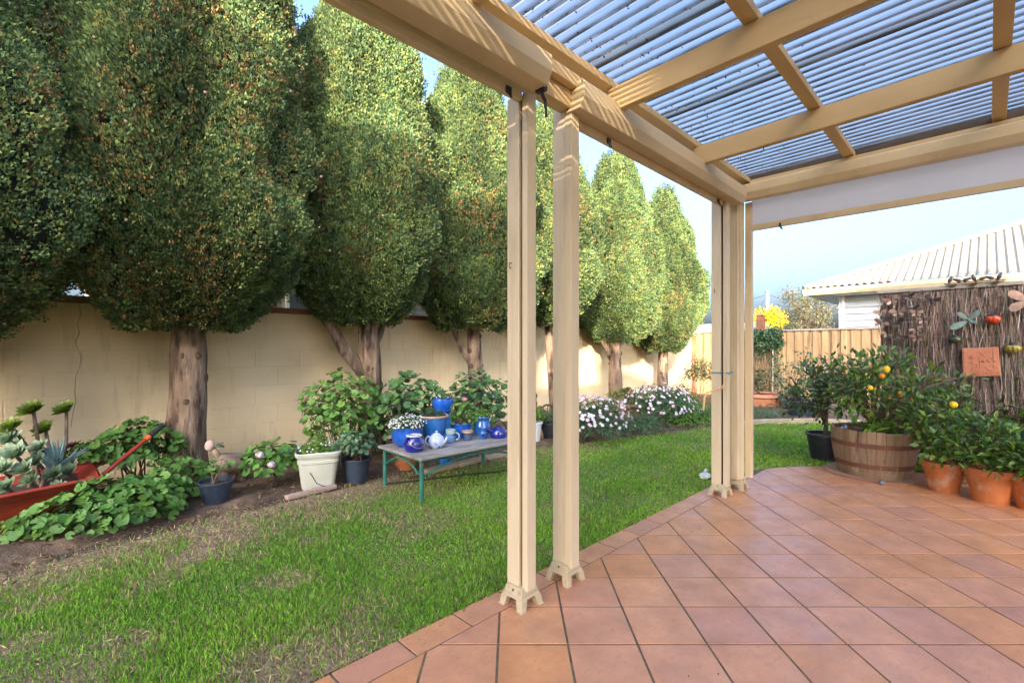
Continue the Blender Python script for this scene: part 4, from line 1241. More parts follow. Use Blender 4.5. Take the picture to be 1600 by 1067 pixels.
def far_things():
    c = onx(1199, 455, 52); d = depth(c)
    th = thing('power_pole', (c[0], c[1], 0), 'pale timber power pole with wires rising over the fence', 'power pole')
    MB().tube([(c[0], c[1], 0), (c[0], c[1], c[2])], [0.2, 0.15], 10).build('pole', 'pole_wood', th, True)
    e = np.array([1, -1, 0]) / SQ2
    MB().lathe([(0.17, -0.15), (0.2, -0.1), (0.2, 0.0), (0.0005, 0.05)], c, 10).build('pole_cap', 'wire_metal', th, True)
    for k in (-1, 1):
        a = c + e * 0.16 * k + [0, 0, -0.4]
        b = a + e * 26 * k + [0, 0, -2.2]
        pts = [a + (b - a) * u + np.array([0, 0, -1.6 * math.sin(u * math.pi)]) for u in np.linspace(0, 1, 12)]
        MB().tube(pts, 0.03, 5).build('wire', 'wire_black', th)
    MB().tube([c + [0, 0, -0.4], c + e * (-3.0) + [0, 0, -5.0]], 0.035, 5).build('stay', 'wire_black', th)
    # wattle
    c = onx(1202, 497, 30); d = depth(c)
    th = thing('wattle_tree', (c[0], c[1], 0), 'small wattle tree covered in bright yellow blossom behind the fence', 'tree')
    MB().tube([(c[0], c[1], 0), (c[0] + 0.1, c[1], 1.6), tuple(c)], [0.1, 0.08, 0.03], 8).build('trunk', 'twig', th, True)
    P, dd = dome(2600, c, (0.95, 0.95, 0.72), 0.2, -0.9)
    yl = rng.random(len(P)) < 0.8
    cols = np.where(yl[:, None], pick([(0.82, 0.56, 0.01), (0.7, 0.5, 0.02)], len(P)), pick([(0.10, 0.13, 0.04)], len(P)))
    scatter('crown', SMALL, P, rots(rng.normal(0, 1, P.shape)), rng.uniform(0.07, 0.15, len(P)), 'foliage', th, cols)
    # old stump post
    c = onx(1187, 500, 14.2)
    th = thing('timber_post', (c[0], c[1], 0), 'short brown weathered post standing just behind the paling fence', 'post')
    MB().box((c[0], c[1] - 0.1, 0), (c[0] + 0.14, c[1] + 0.09, c[2] + 0.12)).build('shaft', 'rust', th, bevel=0.01)
    MB().frustum((c[0] + 0.07, c[1], c[2] + 0.12), 0.1, (c[0] + 0.07, c[1], c[2] + 0.16), 0.06).build('cap', 'rust', th)
    # gum tree
    c = onx(1268, 490, 33); d = depth(c)
    th = thing('gum_tree', (c[0], c[1], 0), 'sparse grey-green gum tree with bare twiggy branches behind the fence', 'tree')
    mb = MB(); mb.tube([(c[0], c[1], 0), (c[0], c[1], 1.6)], [0.2, 0.16], 9)
    tips = []
    for i in range(20):
        a = rng.uniform(0, 2 * math.pi); l = rng.uniform(0.8, 2.0); hh = rng.uniform(0.7, 3.6)
        p1 = np.array([c[0] + math.cos(a) * l * 0.5, c[1] + math.sin(a) * l * 0.5, 1.5 + hh * 0.6]); p2 = np.array([c[0] + math.cos(a) * l, c[1] + math.sin(a) * l, 1.4 + hh])
        mb.tube([(c[0], c[1], 1.45), p1, p2], [0.07, 0.045, 0.015], 6)
        tips += [p1 * 0.3 + p2 * 0.7, p2]
    mb.build('trunk', 'twig', th, True)
    P = np.concatenate([t + rng.normal(0, 0.27, (170, 3)) for t in tips])
    scatter('crown', SMALL, P, rots(rng.normal(0, 1, P.shape)), rng.uniform(0.06, 0.16, len(P)), 'foliage', th, pick([(0.10, 0.115, 0.055), (0.16, 0.14, 0.075), (0.22, 0.18, 0.10), (0.075, 0.095, 0.05)], len(P)))
    # distant low roof beyond the corner of wall and fence
    th = thing('distant_house', (30, 12, 0), 'distant low house with a pale roof seen past the last cypress', 'house')
    MB().box((30, 10.5, 0), (36, 15.0, 2.0)).build('wall', 'white_paint', th)
    MB().prism([(29.6, 2.0), (36.4, 2.0), (33, 3.0)], 1, 10.2, 15.3).build('roof', 'roof_steel', th)
far_things()

# ================================================================== POTS AND PLANTERS
def pot_profile(r0, r1, h, wall=0.012, lip=0.0, lip_h=0.0, bulge=0.0):
    """closed outline of a pot, base radius r0, top radius r1"""
    o = []
    for u in np.linspace(0, 1, 9):
        o.append((r0 + (r1 - r0) * u + bulge * math.sin(u * math.pi), h * u))
    if lip:
        o = [p for p in o if p[1] < h - lip_h - 1e-6] + [(r0 + (r1 - r0) * (1 - lip_h / h), h - lip_h), (r1 + lip, h - lip_h + 0.002), (r1 + lip * 1.15, h - lip_h * 0.3), (r1 + lip * 0.9, h)]
    o += [(r1 - wall, h), (r1 - wall * 1.3, h * 0.8), (max(r0 - wall, 0.01), 0.03 * h + 0.004)]
    return o

def pot(name, label, c, r0, r1, h, mat, wall=0.012, lip=0.0, lip_h=0.0, bulge=0.0, soil=0.86, rimmat=None, group=None, cat='pot', seg=36):
    th = thing(name, c, label, cat, group)
    b = MB().lathe([(0.0005, 0)] + pot_profile(r0, r1, h, wall, lip, lip_h, bulge) + [(0.0005, 0.03 * h + 0.004)], c, seg).build('body', mat, th, True)
    rs_ = (r0 + (r1 - r0) * soil + bulge * math.sin(soil * math.pi)) - wall * 1.05
    if soil:
        MB().lathe([(0.0005, 0.006), (rs_ * 0.6, 0.004), (rs_, -0.003)], (c[0], c[1], c[2] + h * soil), seg).build('soil', 'pot_soil', th, True)
    if rimmat:
        MB().lathe([(r1 - wall, h - 0.004), (r1 - wall, h + 0.006), (r1 + lip * 0.6 + 0.004, h + 0.008), (r1 + lip + 0.007, h), (r1 + lip + 0.004, h - 0.012)], c, seg, close=True).build('rim', rimmat, b, True)
    return th

def pxr(w, p):      # radius in metres of something w pixels wide standing at p
    return w / 2 / FPX * depth(p)

# ---- red wheelbarrow with succulents
def wheelbarrow():
    th = thing('wheelbarrow', (-0.2, 4.8, 0), 'old red wheelbarrow planted with succulents, leaning against nothing', 'wheelbarrow')
    th['label'] = 'old red metal wheelbarrow used as a planter for succulents by the wall'
    # tray: tapered open tub
    lo = [(-0.55, 4.66, 0.06), (0.02, 4.64, 0.08), (0.02, 5.02, 0.08), (-0.55, 5.00, 0.06)]
    hi = [(-0.85, 4.50, 0.28), (0.33, 4.50, 0.36), (0.33, 5.16, 0.36), (-0.85, 5.16, 0.28)]
    inn = [(x * 0.98, y + (0.02 if y < 4.8 else -0.02), z) for x, y, z in hi]
    inl = [(x, y, z + 0.12) for x, y, z in lo]
    MB().add(lo + hi + inn + inl, [(0, 3, 2, 1)] + [(i, (i + 1) % 4, 4 + (i + 1) % 4, 4 + i) for i in range(4)] + [(4 + i, 4 + (i + 1) % 4, 8 + (i + 1) % 4, 8 + i) for i in range(4)] +
             [(8 + i, 8 + (i + 1) % 4, 12 + (i + 1) % 4, 12 + i) for i in range(4)] + [(12, 13, 14, 15)]).build('tray', 'barrow_red', th, bevel=0.02)
    MB().tube(hi + [hi[0]], 0.013, 8).build('rolled_rim', 'barrow_red', th, True)
    MB().add([(x * 0.95, y, z - 0.05) for x, y, z in inn], [(0, 1, 2, 3)]).build('soil', 'pot_soil', th)
    for y, px, py in ((4.62, 255, 664), (5.0, 219, 668)):
        e = ond(px, py, 4.12 if y < 4.8 else 4.3)
        a = np.array([-1.05, 4.81, 0.16]); m = np.array([-0.2, y, 0.10]); k = np.array([0.22, y + 0.04, 0.22])
        dirn = (e - k) / np.linalg.norm(e - k)
        g0 = e - dirn * 0.17
        fr = MB().tube([a, m, k, g0], 0.017, 8).build('handle', 'barrow_red', th, True)
        MB().tube([g0 - dirn * 0.02, g0 + dirn * 0.02], 0.022, 10).build('band', 'orange_band', fr, True)
        MB().tube([g0 + dirn * f for f in np.linspace(0.02, 0.17, 13)], [0.019 if i % 2 else 0.0225 for i in range(13)], 10).build('grip', 'rubber', fr, True)
        MB().tube([k, (k[0] - 0.05, k[1], 0.0), (k[0] - 0.25, k[1], 0.0), m], 0.013, 8).build('leg', 'barrow_red', th, True)
    w = MB().lathe([(0.11, -0.04), (0.165, -0.045), (0.185, 0), (0.165, 0.045), (0.11, 0.04)], (0, 0, 0), 24, close=True)
    v = w.v[0]; w.v[0] = np.stack([v[:, 0] - 1.05, v[:, 2] + 4.81, v[:, 1] + 0.185], 1)
    w.build('tyre', 'rubber', th, True)
    MB().lathe([(0.0005, -0.03), (0.11, -0.03), (0.11, 0.03), (0.0005, 0.03)], (0, 0, 0), 20)
    MB().tube([(-1.05, 4.77, 0.185), (-1.05, 4.85, 0.185)], 0.11, 20).build('wheel_rim', 'barrow_red', th, True)
wheelbarrow()

def rosette(mb, c, r, n, tilt=(0, 0, 1.0), cup=0.5):
    tv, tf = oval_leaf(0.55, 0.06, -0.2)
    Rm = rots(np.array([tilt]), roll=np.array([rng.uniform(0, 6)]))[0]
    for i in range(n):
        u = (i + 1) / n
        a = i * 2.39996
        el = (1 - u) * 1.15 + 0.12 * cup
        L = r * (0.35 + 0.65 * u)
        v = np.array(tv) * L
        # fatten the tip: spatulate
        v[:, 1] *= 0.75 + 0.5 * (v[:, 0] / L)
        ce, se = math.cos(el), math.sin(el)
        x = v[:, 0] * ce - v[:, 2] * se; z = v[:, 0] * se + v[:, 2] * ce
        ca, sa = math.cos(a), math.sin(a)
        q = np.stack([x * ca - v[:, 1] * sa, x * sa + v[:, 1] * ca, z], 1)
        mb.add(q @ Rm.T + np.asarray(c), tf)

leafmat('aeonium_leaf', (0.10, 0.16, 0.018), (0.15, 0.22, 0.03), transl=0.08, rough=0.4)
leafmat('echeveria_leaf', (0.17, 0.26, 0.14), (0.24, 0.34, 0.20), transl=0.06, rough=0.5)
leafmat('blue_leaf', (0.16, 0.28, 0.28), (0.22, 0.34, 0.33), transl=0.05, rough=0.5)
leafmat('maroon_leaf', (0.06, 0.02, 0.025), (0.09, 0.03, 0.035), transl=0.05, rough=0.4)

def succulents():
    b0 = np.array([0.0, 4.85, 0.29])
    th = thing('aeonium_plant', b0, 'branching aeonium with green rosettes on tall bare stems in the wheelbarrow', 'succulent')
    for px, py, w, d in ((52, 638, 40, 3.56), (104, 637, 34, 3.72), (19, 665, 38, 3.45), (71, 668, 34, 3.6)):
        c = ond(px, py, d); r = w / 2 / FPX * d
        foot = b0 + np.array([rng.uniform(-0.1, 0.1), rng.uniform(-0.1, 0.05), -0.02])
        st = MB().tube([foot, (foot * 0.5 + c * 0.5) + [0.04, 0.02, 0], c - [0, 0, 0.012]], [0.015, 0.012, 0.011], 8).build('stem', 'twig', th, True)
        mb = MB(); rosette(mb, c - [0, 0, 0.02], r * 1.15, 46, (-0.5, -0.5, 0.75), 1.6)
        mb.build('rosette', 'aeonium_leaf', th, True, fixn=False)
    th = thing('echeveria_clump', b0 + [-0.15, -0.2, 0], 'clump of grey-green echeveria rosettes spilling over the wheelbarrow rim', 'succulent')
    for px, py, w, d in ((25, 712, 52, 3.3), (14, 688, 44, 3.4), (38, 735, 40, 3.25), (58, 722, 36, 3.35), (5, 735, 44, 3.2), (62, 700, 34, 3.45), (10, 762, 38, 3.18), (48, 752, 34, 3.25), (85, 742, 36, 3.4), (108, 738, 34, 3.5), (90, 762, 30, 3.35), (30, 695, 30, 3.5)):
        c = ond(px, py, d)
        mb = MB(); rosette(mb, c, w / 2 / FPX * d * 1.1, 26, (-0.5, -0.5, 0.75), 1.5)
        mb.build('rosette', 'echeveria_leaf', th, True, fixn=False)
        MB().tube([c - [0, 0, 0.0], c + np.array([0.03, 0.06, -0.06])], [0.01, 0.012], 6).build('stem', 'twig', th, True)
    c = ond(90, 712, 3.5)
    th = thing('blue_aloe', c - [0, 0, 0.12], 'pale blue spiky succulent with narrow upright leaves in the wheelbarrow', 'succulent')
    n = 46
    a = rng.uniform(0, 6.28, n); el = rng.uniform(0.3, 1.45, n)
    dr = np.stack([np.cos(a) * np.cos(el), np.sin(a) * np.cos(el), np.sin(el)], 1)
    mb = MB()
    for k in range(n):
        L = rng.uniform(0.10, 0.20); o = c + [0, 0, -0.10 + 0.05 * rng.random()]
        mb.tube([o, o + dr[k] * L * 0.6, o + dr[k] * L + [0, 0, 0.02]], [0.007, 0.008, 0.001], 5)
    mb.build('leaves', 'blue_leaf', th, True)['kind'] = 'stuff'
    c = ond(113, 697, 3.65)
    th = thing('dark_aeonium', c - [0, 0, 0.12], 'small dark maroon aeonium rosette beside the blue succulent', 'succulent')
    mb = MB(); rosette(mb, c, 0.055, 26, (-0.3, -0.3, 0.9)); mb.build('rosette', 'maroon_leaf', th, True, fixn=False)
    MB().tube([c - [0, 0, 0.13], c], 0.01, 7).build('stem', 'twig', th, True)
succulents()

# ---- geraniums in the left bed
geranium('geranium', 'sprawling bright green geranium covering the ground in front of the wheelbarrow', at(172, 822, 0) + [0, 0, 0.10], (0.50, 0.34, 0.24), 290, 560, 0.078, stems=18, base=at(172, 822))
geranium('geranium', 'leafy geranium rising between the wheelbarrow handles and the knotty trunk', at(213, 775, 0) + [0, 0, 0.36], (0.36, 0.26, 0.30), 210, 460, 0.074, base=at(215, 758), stems=14)
geranium('geranium', 'small geranium sprawling at the edge of the wheelbarrow tray', at(152, 800, 0) + [-0.05, 0.3, 0.40], (0.16, 0.14, 0.13), 55, 80, 0.062, base=at(152, 800) + [-0.05, 0.3, 0.2], stems=7)
geranium('geranium', 'low geranium trailing at the foot of the wheelbarrow near the wheel', at(25, 845, 0) + [-0.05, 0.05, 0.06], (0.28, 0.2, 0.10), 36, 60, 0.075, base=at(25, 845), stems=7)
geranium('geranium', 'low geranium between the sprawling one and the small navy pot', at(272, 785, 0) + [0, 0, 0.14], (0.26, 0.22, 0.22), 90, 160, 0.078, base=at(268, 785), stems=8)

# small navy pot with a sprig
c = at(337, 788)
pot('plastic_pot', 'small navy plastic pot with a sparse geranium sprig next to the knotty trunk', c, 0.085, 0.125, 0.20, 'navy_pot', 0.006, 0.006, 0.02)
geranium('geranium', 'sparse geranium sprig growing out of the small navy pot', c + [0, 0, 0.29], (0.13, 0.10, 0.09), 18, 10, 0.055, base=c + [0, 0, 0.17], stems=4)

# driftwood planter
def driftwood():
    a, b = ond(345, 722, 4.35), ond(385, 716, 4.55)
    a[2] = max(a[2], 0.19)
    th = thing('driftwood_log', (b[0], b[1], 0), 'gnarled pale log ornament with a pinkish knob beside the knotty trunk', 'log')
    p = [ond(338, 716, 4.3), ond(348, 722, 4.36), ond(362, 724, 4.45), ond(376, 724, 4.55), ond(384, 722, 4.6)]
    MB().tube(p, [0.045, 0.085, 0.10, 0.095, 0.06], 14, wob=0.08).build('log', 'driftwood', th, 'full')
    MB().tube([p[1], ond(338, 708, 4.3), ond(330, 697, 4.28)], [0.035, 0.028, 0.02], 9, wob=0.1).build('branch', 'driftwood', th, 'full')
    MB().ball(ond(328, 696, 4.27), 0.042, 12, 9, (1, 1, 1.2)).build('knob', 'pink_stone', th, True)
    for q, pp in ((p[1], 0), (p[3], 1)):
        MB().tube([(q[0], q[1], 0.0), (q[0], q[1], q[2])], [0.05, 0.04], 8, wob=0.1).build('support', 'driftwood', th, 'full')
    P, d = dome(26, ond(342, 697, 4.28), (0.05, 0.05, 0.03), 0.2)
    scatter('foliage', GER[0], P, rots(d + [0, 0, .5]), rng.uniform(0.02, 0.035, len(P)), 'foliage', th, pick([(0.09, 0.14, 0.08), (0.06, 0.11, 0.05)], len(P)))
driftwood()

g = geranium('geranium', 'geranium with two pale pink flower heads beside the pale square planter', at(425, 765) + [0, 0, 0.22], (0.26, 0.22, 0.22), 85, 160, 0.088, base=at(425, 765), stems=9)
for px, py, d in ((406, 711, 3.98), (424, 726, 3.95)):
    c = ond(px, py, d)
    P, dd = dome(60, c, (0.032, 0.032, 0.028), 0.7, -0.6)
    fl = scatter('flower_head', FLOWER, P, rots(dd), np.full(len(P), 0.022), 'foliage', g, pick([(0.78, 0.56, 0.64), (0.82, 0.68, 0.73)], len(P), 0.08))
    MB().tube([c, c + [0.03, 0.05, -0.12]], 0.003, 5).build('flower_stalk', 'twig', g)

# pale square planter
def square_planter():
    c = at(492, 765); c[2] = 0
    c = np.array([c[0] + 0.08, c[1] + 0.12, 0.0])
    th = thing('square_planter', c, 'large pale cream plastic planter with rolled rim, filled with white alyssum', 'planter')
    mb = MB()
    a = R(-22)
    def ring(h, half, hy):
        n = []
        for k in range(24):
            t = 2 * math.pi * k / 24
            sq = lambda q: math.copysign(abs(q) ** 0.28, q)
            x, y = half * sq(math.cos(t)), hy * sq(math.sin(t))
            n.append((c[0] + x * math.cos(a) - y * math.sin(a), c[1] + x * math.sin(a) + y * math.cos(a), h))
        return n
    lv = [(0.0, 0.135, 0.15), (0.03, 0.145, 0.16), (0.24, 0.17, 0.19), (0.245, 0.178, 0.2), (0.268, 0.18, 0.202), (0.272, 0.172, 0.194), (0.30, 0.176, 0.2), (0.305, 0.192, 0.216), (0.335, 0.2, 0.224), (0.345, 0.19, 0.214), (0.32, 0.176, 0.2), (0.05, 0.14, 0.155)]
    vs = sum([ring(*l) for l in lv], [])
    fs = [(i * 24 + j, i * 24 + (j + 1) % 24, (i + 1) * 24 + (j + 1) % 24, (i + 1) * 24 + j) for i in range(len(lv) - 1) for j in range(24)]
    fs += [tuple(range(24))[::-1], tuple(range((len(lv) - 1) * 24, len(lv) * 24))]
    mb.add(vs, fs).build('body', 'pale_plastic', th, True)
    MB().add(ring(0.305, 0.174, 0.196), [tuple(range(24))]).build('soil', 'pot_soil', th)
    MB().tube([ond(481, 735, 4.3), ond(487, 742, 4.27), ond(495, 755, 4.25), ond(508, 760, 4.26)], 0.004, 5).build('dangling_root', 'rubber', th)
    return c
pc = square_planter()

def fluffy(name, label, c, rad, n, size, leafcols, flowcols=None, nf=0, fs=0.02, base=None, cat='plant', leaf=SMALL, mat='foliage', inner=0.3, up=-0.2, group=None, upb=0.5, stem=True):
    base = np.array([c[0], c[1], 0.0]) if base is None else np.asarray(base, float)
    th = thing(name, base, label, cat, group)
    P, d = dome(n, c, rad, inner, up, 0.7)
    P[:, 2] = np.maximum(P[:, 2], base[2] + 0.006)
    nr = d * 0.5 + [0, 0, upb] + rng.normal(0, 0.55, d.shape)
    scatter('foliage', leaf, P, rots(nr), size * rng.uniform(0.6, 1.3, len(P)), mat, th, pick(leafcols, len(P), 0.22))
    if stem:
        mb = MB()
        for i in range(7):
            p = P[rng.integers(len(P))]
            mb.tube([base, (base + p) / 2 + rng.normal(0, 0.01, 3), p], [0.006, 0.004, 0.002], 4)
        mb.build('stem', 'twig', th)
    if nf:
        P, d = dome(nf, c, np.asarray(rad) * 1.05, 0.95, 0.0)
        P[:, 2] = np.maximum(P[:, 2], base[2] + 0.02)
        scatter('flowers', FLOWER, P, rots(d + [-0.2, -0.3, 0.3] + rng.normal(0, 0.25, d.shape)), fs * rng.uniform(0.7, 1.2, len(P)), 'foliage', th, pick(flowcols, len(P), 0.06))
    return th

WHITE = [(0.80, 0.78, 0.78), (0.72, 0.72, 0.70)]
PINK = [(0.74, 0.52, 0.62), (0.82, 0.70, 0.76), (0.80, 0.74, 0.78)]
GREENS = [(0.07, 0.17, 0.04), (0.10, 0.21, 0.045), (0.05, 0.13, 0.035)]
BLUEG = [(0.075, 0.165, 0.07), (0.055, 0.125, 0.055), (0.105, 0.20, 0.085)]
LIME = [(0.13, 0.27, 0.03), (0.18, 0.33, 0.036), (0.09, 0.21, 0.03)]
fluffy('alyssum', 'low alyssum with scattered white flowers in the pale square planter', pc + [0, 0, 0.32], (0.19, 0.19, 0.11), 1500, 0.028, LIME, WHITE, 60, 0.018, pc + [0, 0, 0.30])
# navy pot with ivy geranium
c = at(557, 752)
pot('plastic_pot', 'navy plastic nursery pot in front of the forked cypress trunk', c, 0.10, 0.135, 0.23, 'navy_pot', 0.006, 0.007, 0.02)
geranium('ivy_geranium', 'blue-green ivy geranium with rounded leaves in the navy nursery pot', c + [-0.02, -0.02, 0.33], (0.22, 0.2, 0.16), 110, 200, 0.052, 'ivy_leaf', base=c + [0, 0, 0.2], fillcols=BLUEG)
# big geraniums
geranium('geranium', 'tall bushy geranium behind the pale square planter beside the forked trunk', ond(533, 640, 5.1), (0.44, 0.34, 0.42), 230, 520, 0.082, base=(ond(533, 640, 5.1)[0], ond(533, 640, 5.1)[1], 0), stems=16, up=-0.8)
geranium('geranium', 'big-leaved geranium behind the blue bowl at the forked trunk side of the table', ond(640, 635, 5.55), (0.46, 0.34, 0.40), 210, 480, 0.095, 'geranium_dark', base=(*ond(640, 635, 5.55)[:2], 0), stems=15, up=-0.8, fillcols=BLUEG)
geranium('geranium', 'big-leaved geranium behind the table in front of the slim trunk', ond(742, 630, 5.9), (0.50, 0.36, 0.40), 210, 480, 0.09, 'geranium_dark', base=(*ond(742, 630, 5.9)[:2], 0), stems=15, up=-0.8, fillcols=BLUEG)
# brick lying at the lawn edge
q0, q1 = at(450, 782), at(528, 763)
th = thing('loose_edging', (*((q0 + q1) / 2)[:2], 0), 'weathered pinkish brick strip lying at the lawn edge by the square planter', 'edging')
ang = math.atan2(q1[1] - q0[1], q1[0] - q0[0]); L = np.linalg.norm(q1 - q0)
for k in range(2):
    MB().box((q0[0] + k * L / 2, q0[1], 0.0), (q0[0] + (k + 1) * L / 2 - 0.006, q0[1] + 0.07, 0.035 + 0.004 * k)).rot(q0, ang).build('brick', 'brick_edge', th, bevel=0.008)

# ================================================================== TABLE
TZ = 0.372
def table():
    a = R(-1.5)
    piv = np.array([2.30, 3.36, 0.0])
    x0, y0 = piv[0], piv[1]
    L, W = 1.2, 0.74
    th = thing('garden_table', (piv[0], piv[1], 0), 'low weathered garden table with green metal frame carrying blue pottery', 'table')
    n = 6
    for i in range(n):
        w = W / n
        MB().box((x0 - 0.04, y0 - 0.03 + i * w + 0.0025, TZ - 0.024), (x0 + L + 0.04, y0 - 0.03 + (i + 1) * w - 0.0025, TZ - rng.uniform(0, 0.0015))).rot(piv, a).build('board', 'table_top', th, bevel=0.004)
    cs = [(x0, y0 + 0.02), (x0 + L, y0 + 0.02), (x0 + L, y0 + W - 0.1), (x0, y0 + W - 0.1)]
    for x, y in cs:
        MB().tube([(x, y, 0.0), (x, y, TZ - 0.025)], 0.019, 10).rot(piv, a).build('leg', 'table_green' if y < y0 + 0.1 else 'table_green', th, True)
    for i in range(4):
        p, q = np.array(cs[i]), np.array(cs[(i + 1) % 4])
        MB().tube([(*p, TZ - 0.04), (*q, TZ - 0.04)], 0.011, 8).rot(piv, a).build('rail', 'table_green', th, True)
        pts = [(*(p + (q - p) * u), 0.20 + 0.11 * math.sin(u * math.pi)) for u in np.linspace(0, 1, 11)]
        MB().tube(pts, 0.010, 8).rot(piv, a).build('arched_brace', 'table_green', th, True)
table()

def bowl(name, label, c, prof, mat, cat='pot', soil=None, seg=36, extra=None):
    th = thing(name, c, label, cat)
    b = MB().lathe(prof, c, seg).build('body', mat, th, True)
    if soil:
        MB().lathe([(0.0005, 0.004), (soil[0], 0)], (c[0], c[1], c[2] + soil[1]), seg).build('soil', 'pot_soil', th)
    return th, b

def tp(px, py):
    return at(px, py, TZ + 0.0005)

def hollow(outer, wall=0.008):
    inner = [(max(r - wall, 0.001), z + (wall if i == 0 else 0)) for i, (r, z) in enumerate(outer)]
    return [(0.0005, 0)] + outer + inner[::-1] + [(0.0005, wall)]

# blue bowl with white alyssum
c = tp(636, 696); r = pxr(48, c)
bowl('glazed_bowl', 'round cobalt blue glazed bowl brimming with white alyssum on the table', c, hollow([(r * 0.62, 0), (r * 0.95, r * 0.35), (r * 1.0, r * 0.75), (r * 0.9, r * 1.15), (r * 0.95, r * 1.28)]), 'cobalt_glaze', soil=(r * 0.86, r * 1.12))
fluffy('alyssum', 'dense white alyssum in the round cobalt bowl on the table', c + [0, 0, r * 1.25], (r * 1.25, r * 1.2, r * 0.75), 900, 0.024, GREENS, WHITE, 240, 0.018, c + [0, 0, r * 1.2])
# cobalt jar with wire handle
c = tp(647, 704); r = pxr(31, c)
th, b = bowl('lidded_jar', 'dark cobalt jar with pale rim and wire bail handle on the table corner', c, hollow([(r * 0.85, 0), (r * 1.0, r * 0.25), (r * 1.02, r * 0.8), (r * 0.85, r * 1.25), (r * 0.72, r * 1.4), (r * 0.74, r * 1.5)]), 'dark_cobalt', 'jar')
MB().lathe([(r * 0.70, r * 1.5), (r * 0.78, r * 1.48), (r * 0.80, r * 1.58), (r * 0.70, r * 1.62)], c, 32, close=True).build('rim', 'white_plastic', th, True)
pts = [c + np.array([math.cos(t) * r * 0.9, -0.35 * r - math.sin(t) * r * 0.75, r * 1.15 - math.sin(t) * r * 0.75]) for t in np.linspace(0, math.pi, 13)]
MB().tube(pts, 0.003, 6).build('bail_handle', 'wire_metal', th, True)
# large azure pot with tan rim
c = tp(678, 689); r = pxr(43, c)
pot('glazed_pot', 'large streaky blue glazed pot with tan rim in the middle of the table', c, r * 0.68, r, r * 1.85, 'azure_glaze', 0.01, 0.004, 0.02, rimmat='tan_rim', soil=0.93)
fluffy('succulent_cover', 'low grey-green trailing succulent in the streaky blue pot with tan rim', c + [0, 0, r * 1.78], (r * 0.98, r * 0.98, r * 0.42), 1300, 0.02, [(0.06, 0.10, 0.06), (0.09, 0.14, 0.08), (0.05, 0.08, 0.04)], base=c + [0, 0, r * 1.7], cat='succulent')
# teapot
c = tp(682, 699); r = pxr(26, c)
th, b = bowl('teapot', 'round pale blue and white teapot with lid on the table', c, [(0.0005, 0), (r * 0.6, 0), (r * 0.92, r * 0.35), (r * 1.0, r * 0.8), (r * 0.85, r * 1.3), (r * 0.5, r * 1.55), (0.0005, r * 1.58)], 'pale_blue_glaze', 'teapot')
l = MB().lathe([(r * 0.5, r * 1.56), (r * 0.52, r * 1.6), (r * 0.3, r * 1.75), (0.0005, r * 1.8)], c, 28).build('lid', 'pale_blue_glaze', th, True)
MB().ball(c + [0, 0, r * 1.9], r * 0.14, 12, 8).build('knob', 'pale_blue_glaze', l, True)
e = np.array([0.55, -0.83, 0])
MB().tube([c + e * r * 0.85 + [0, 0, r * 0.6], c + e * r * 1.2 + [0, 0, r * 0.95], c + e * r * 1.35 + [0, 0, r * 1.35]], [r * 0.24, r * 0.15, r * 0.11], 12).build('spout', 'pale_blue_glaze', th, True)
MB().tube([c - e * (r * (0.9 + 0.5 * math.sin(t))) + [0, 0, r * (0.8 + 0.5 * math.cos(t))] for t in np.linspace(0, math.pi, 11)], r * 0.09, 8).build('handle', 'pale_blue_glaze', th, True)
# mug
c = tp(704, 691); r = pxr(16, c)
th, b = bowl('mug', 'speckled blue mug with pale green collar and handle on the table', c, hollow([(r * 0.8, 0), (r * 1.08, r * 0.5), (r * 1.05, r * 1.2), (r * 0.88, r * 1.7), (r * 0.95, r * 2.5)], 0.005), 'speckle_blue', 'mug')
MB().lathe([(r * 0.90, r * 1.75), (r * 0.99, r * 2.49), (r * 0.97, r * 2.56), (r * 0.85, r * 2.5), (r * 0.8, r * 1.8)], c, 28, close=True).build('collar', 'celadon', th, True)
e = np.array([1, -1, 0]) / SQ2
MB().tube([c + e * (r * (1.0 + 0.7 * math.sin(t))) + [0, 0, r * (1.2 + 0.7 * math.cos(t))] for t in np.linspace(0, math.pi, 11)], r * 0.13, 8).build('handle', 'celadon', th, True)
# small slate pot
c = tp(730, 687); r = pxr(15, c)
pot('small_pot', 'tiny slate blue ceramic pot with brown rim between the mug and the small vase', c, r * 0.85, r * 1.02, r * 1.8, 'slate_glaze', 0.005, 0.002, 0.006, rimmat='tan_rim', soil=0.9, seg=28)
# small vase with a dark flower mark
c = tp(755, 685); r = pxr(14, c)
th, b = bowl('small_vase', 'small blue vase with a dark painted flower on the table', c, hollow([(r * 0.85, 0), (r * 0.95, r * 0.6), (r * 0.9, r * 1.4), (r * 0.75, r * 1.8), (r * 1.0, r * 2.5)], 0.005), 'azure_glaze', 'vase')
mb = MB()
for k in range(5):
    t = k * 2 * math.pi / 5 + 0.4
    f = np.array([-0.707, -0.707, 0]); s_ = np.array([0.707, -0.707, 0])
    o = c + f * r * 0.985 + [0, 0, r * 0.95]
    pp = [o, o + (s_ * math.cos(t - 0.35) + np.array([0, 0, math.sin(t - 0.35)])) * r * 0.42, o + (s_ * math.cos(t) + np.array([0, 0, math.sin(t)])) * r * 0.6, o + (s_ * math.cos(t + 0.35) + np.array([0, 0, math.sin(t + 0.35)])) * r * 0.42]
    mb.add([q + f * 0.002 for q in pp], [(0, 1, 2, 3)])
mb.build('painted_flower', 'dark_cobalt', b, fixn=False)
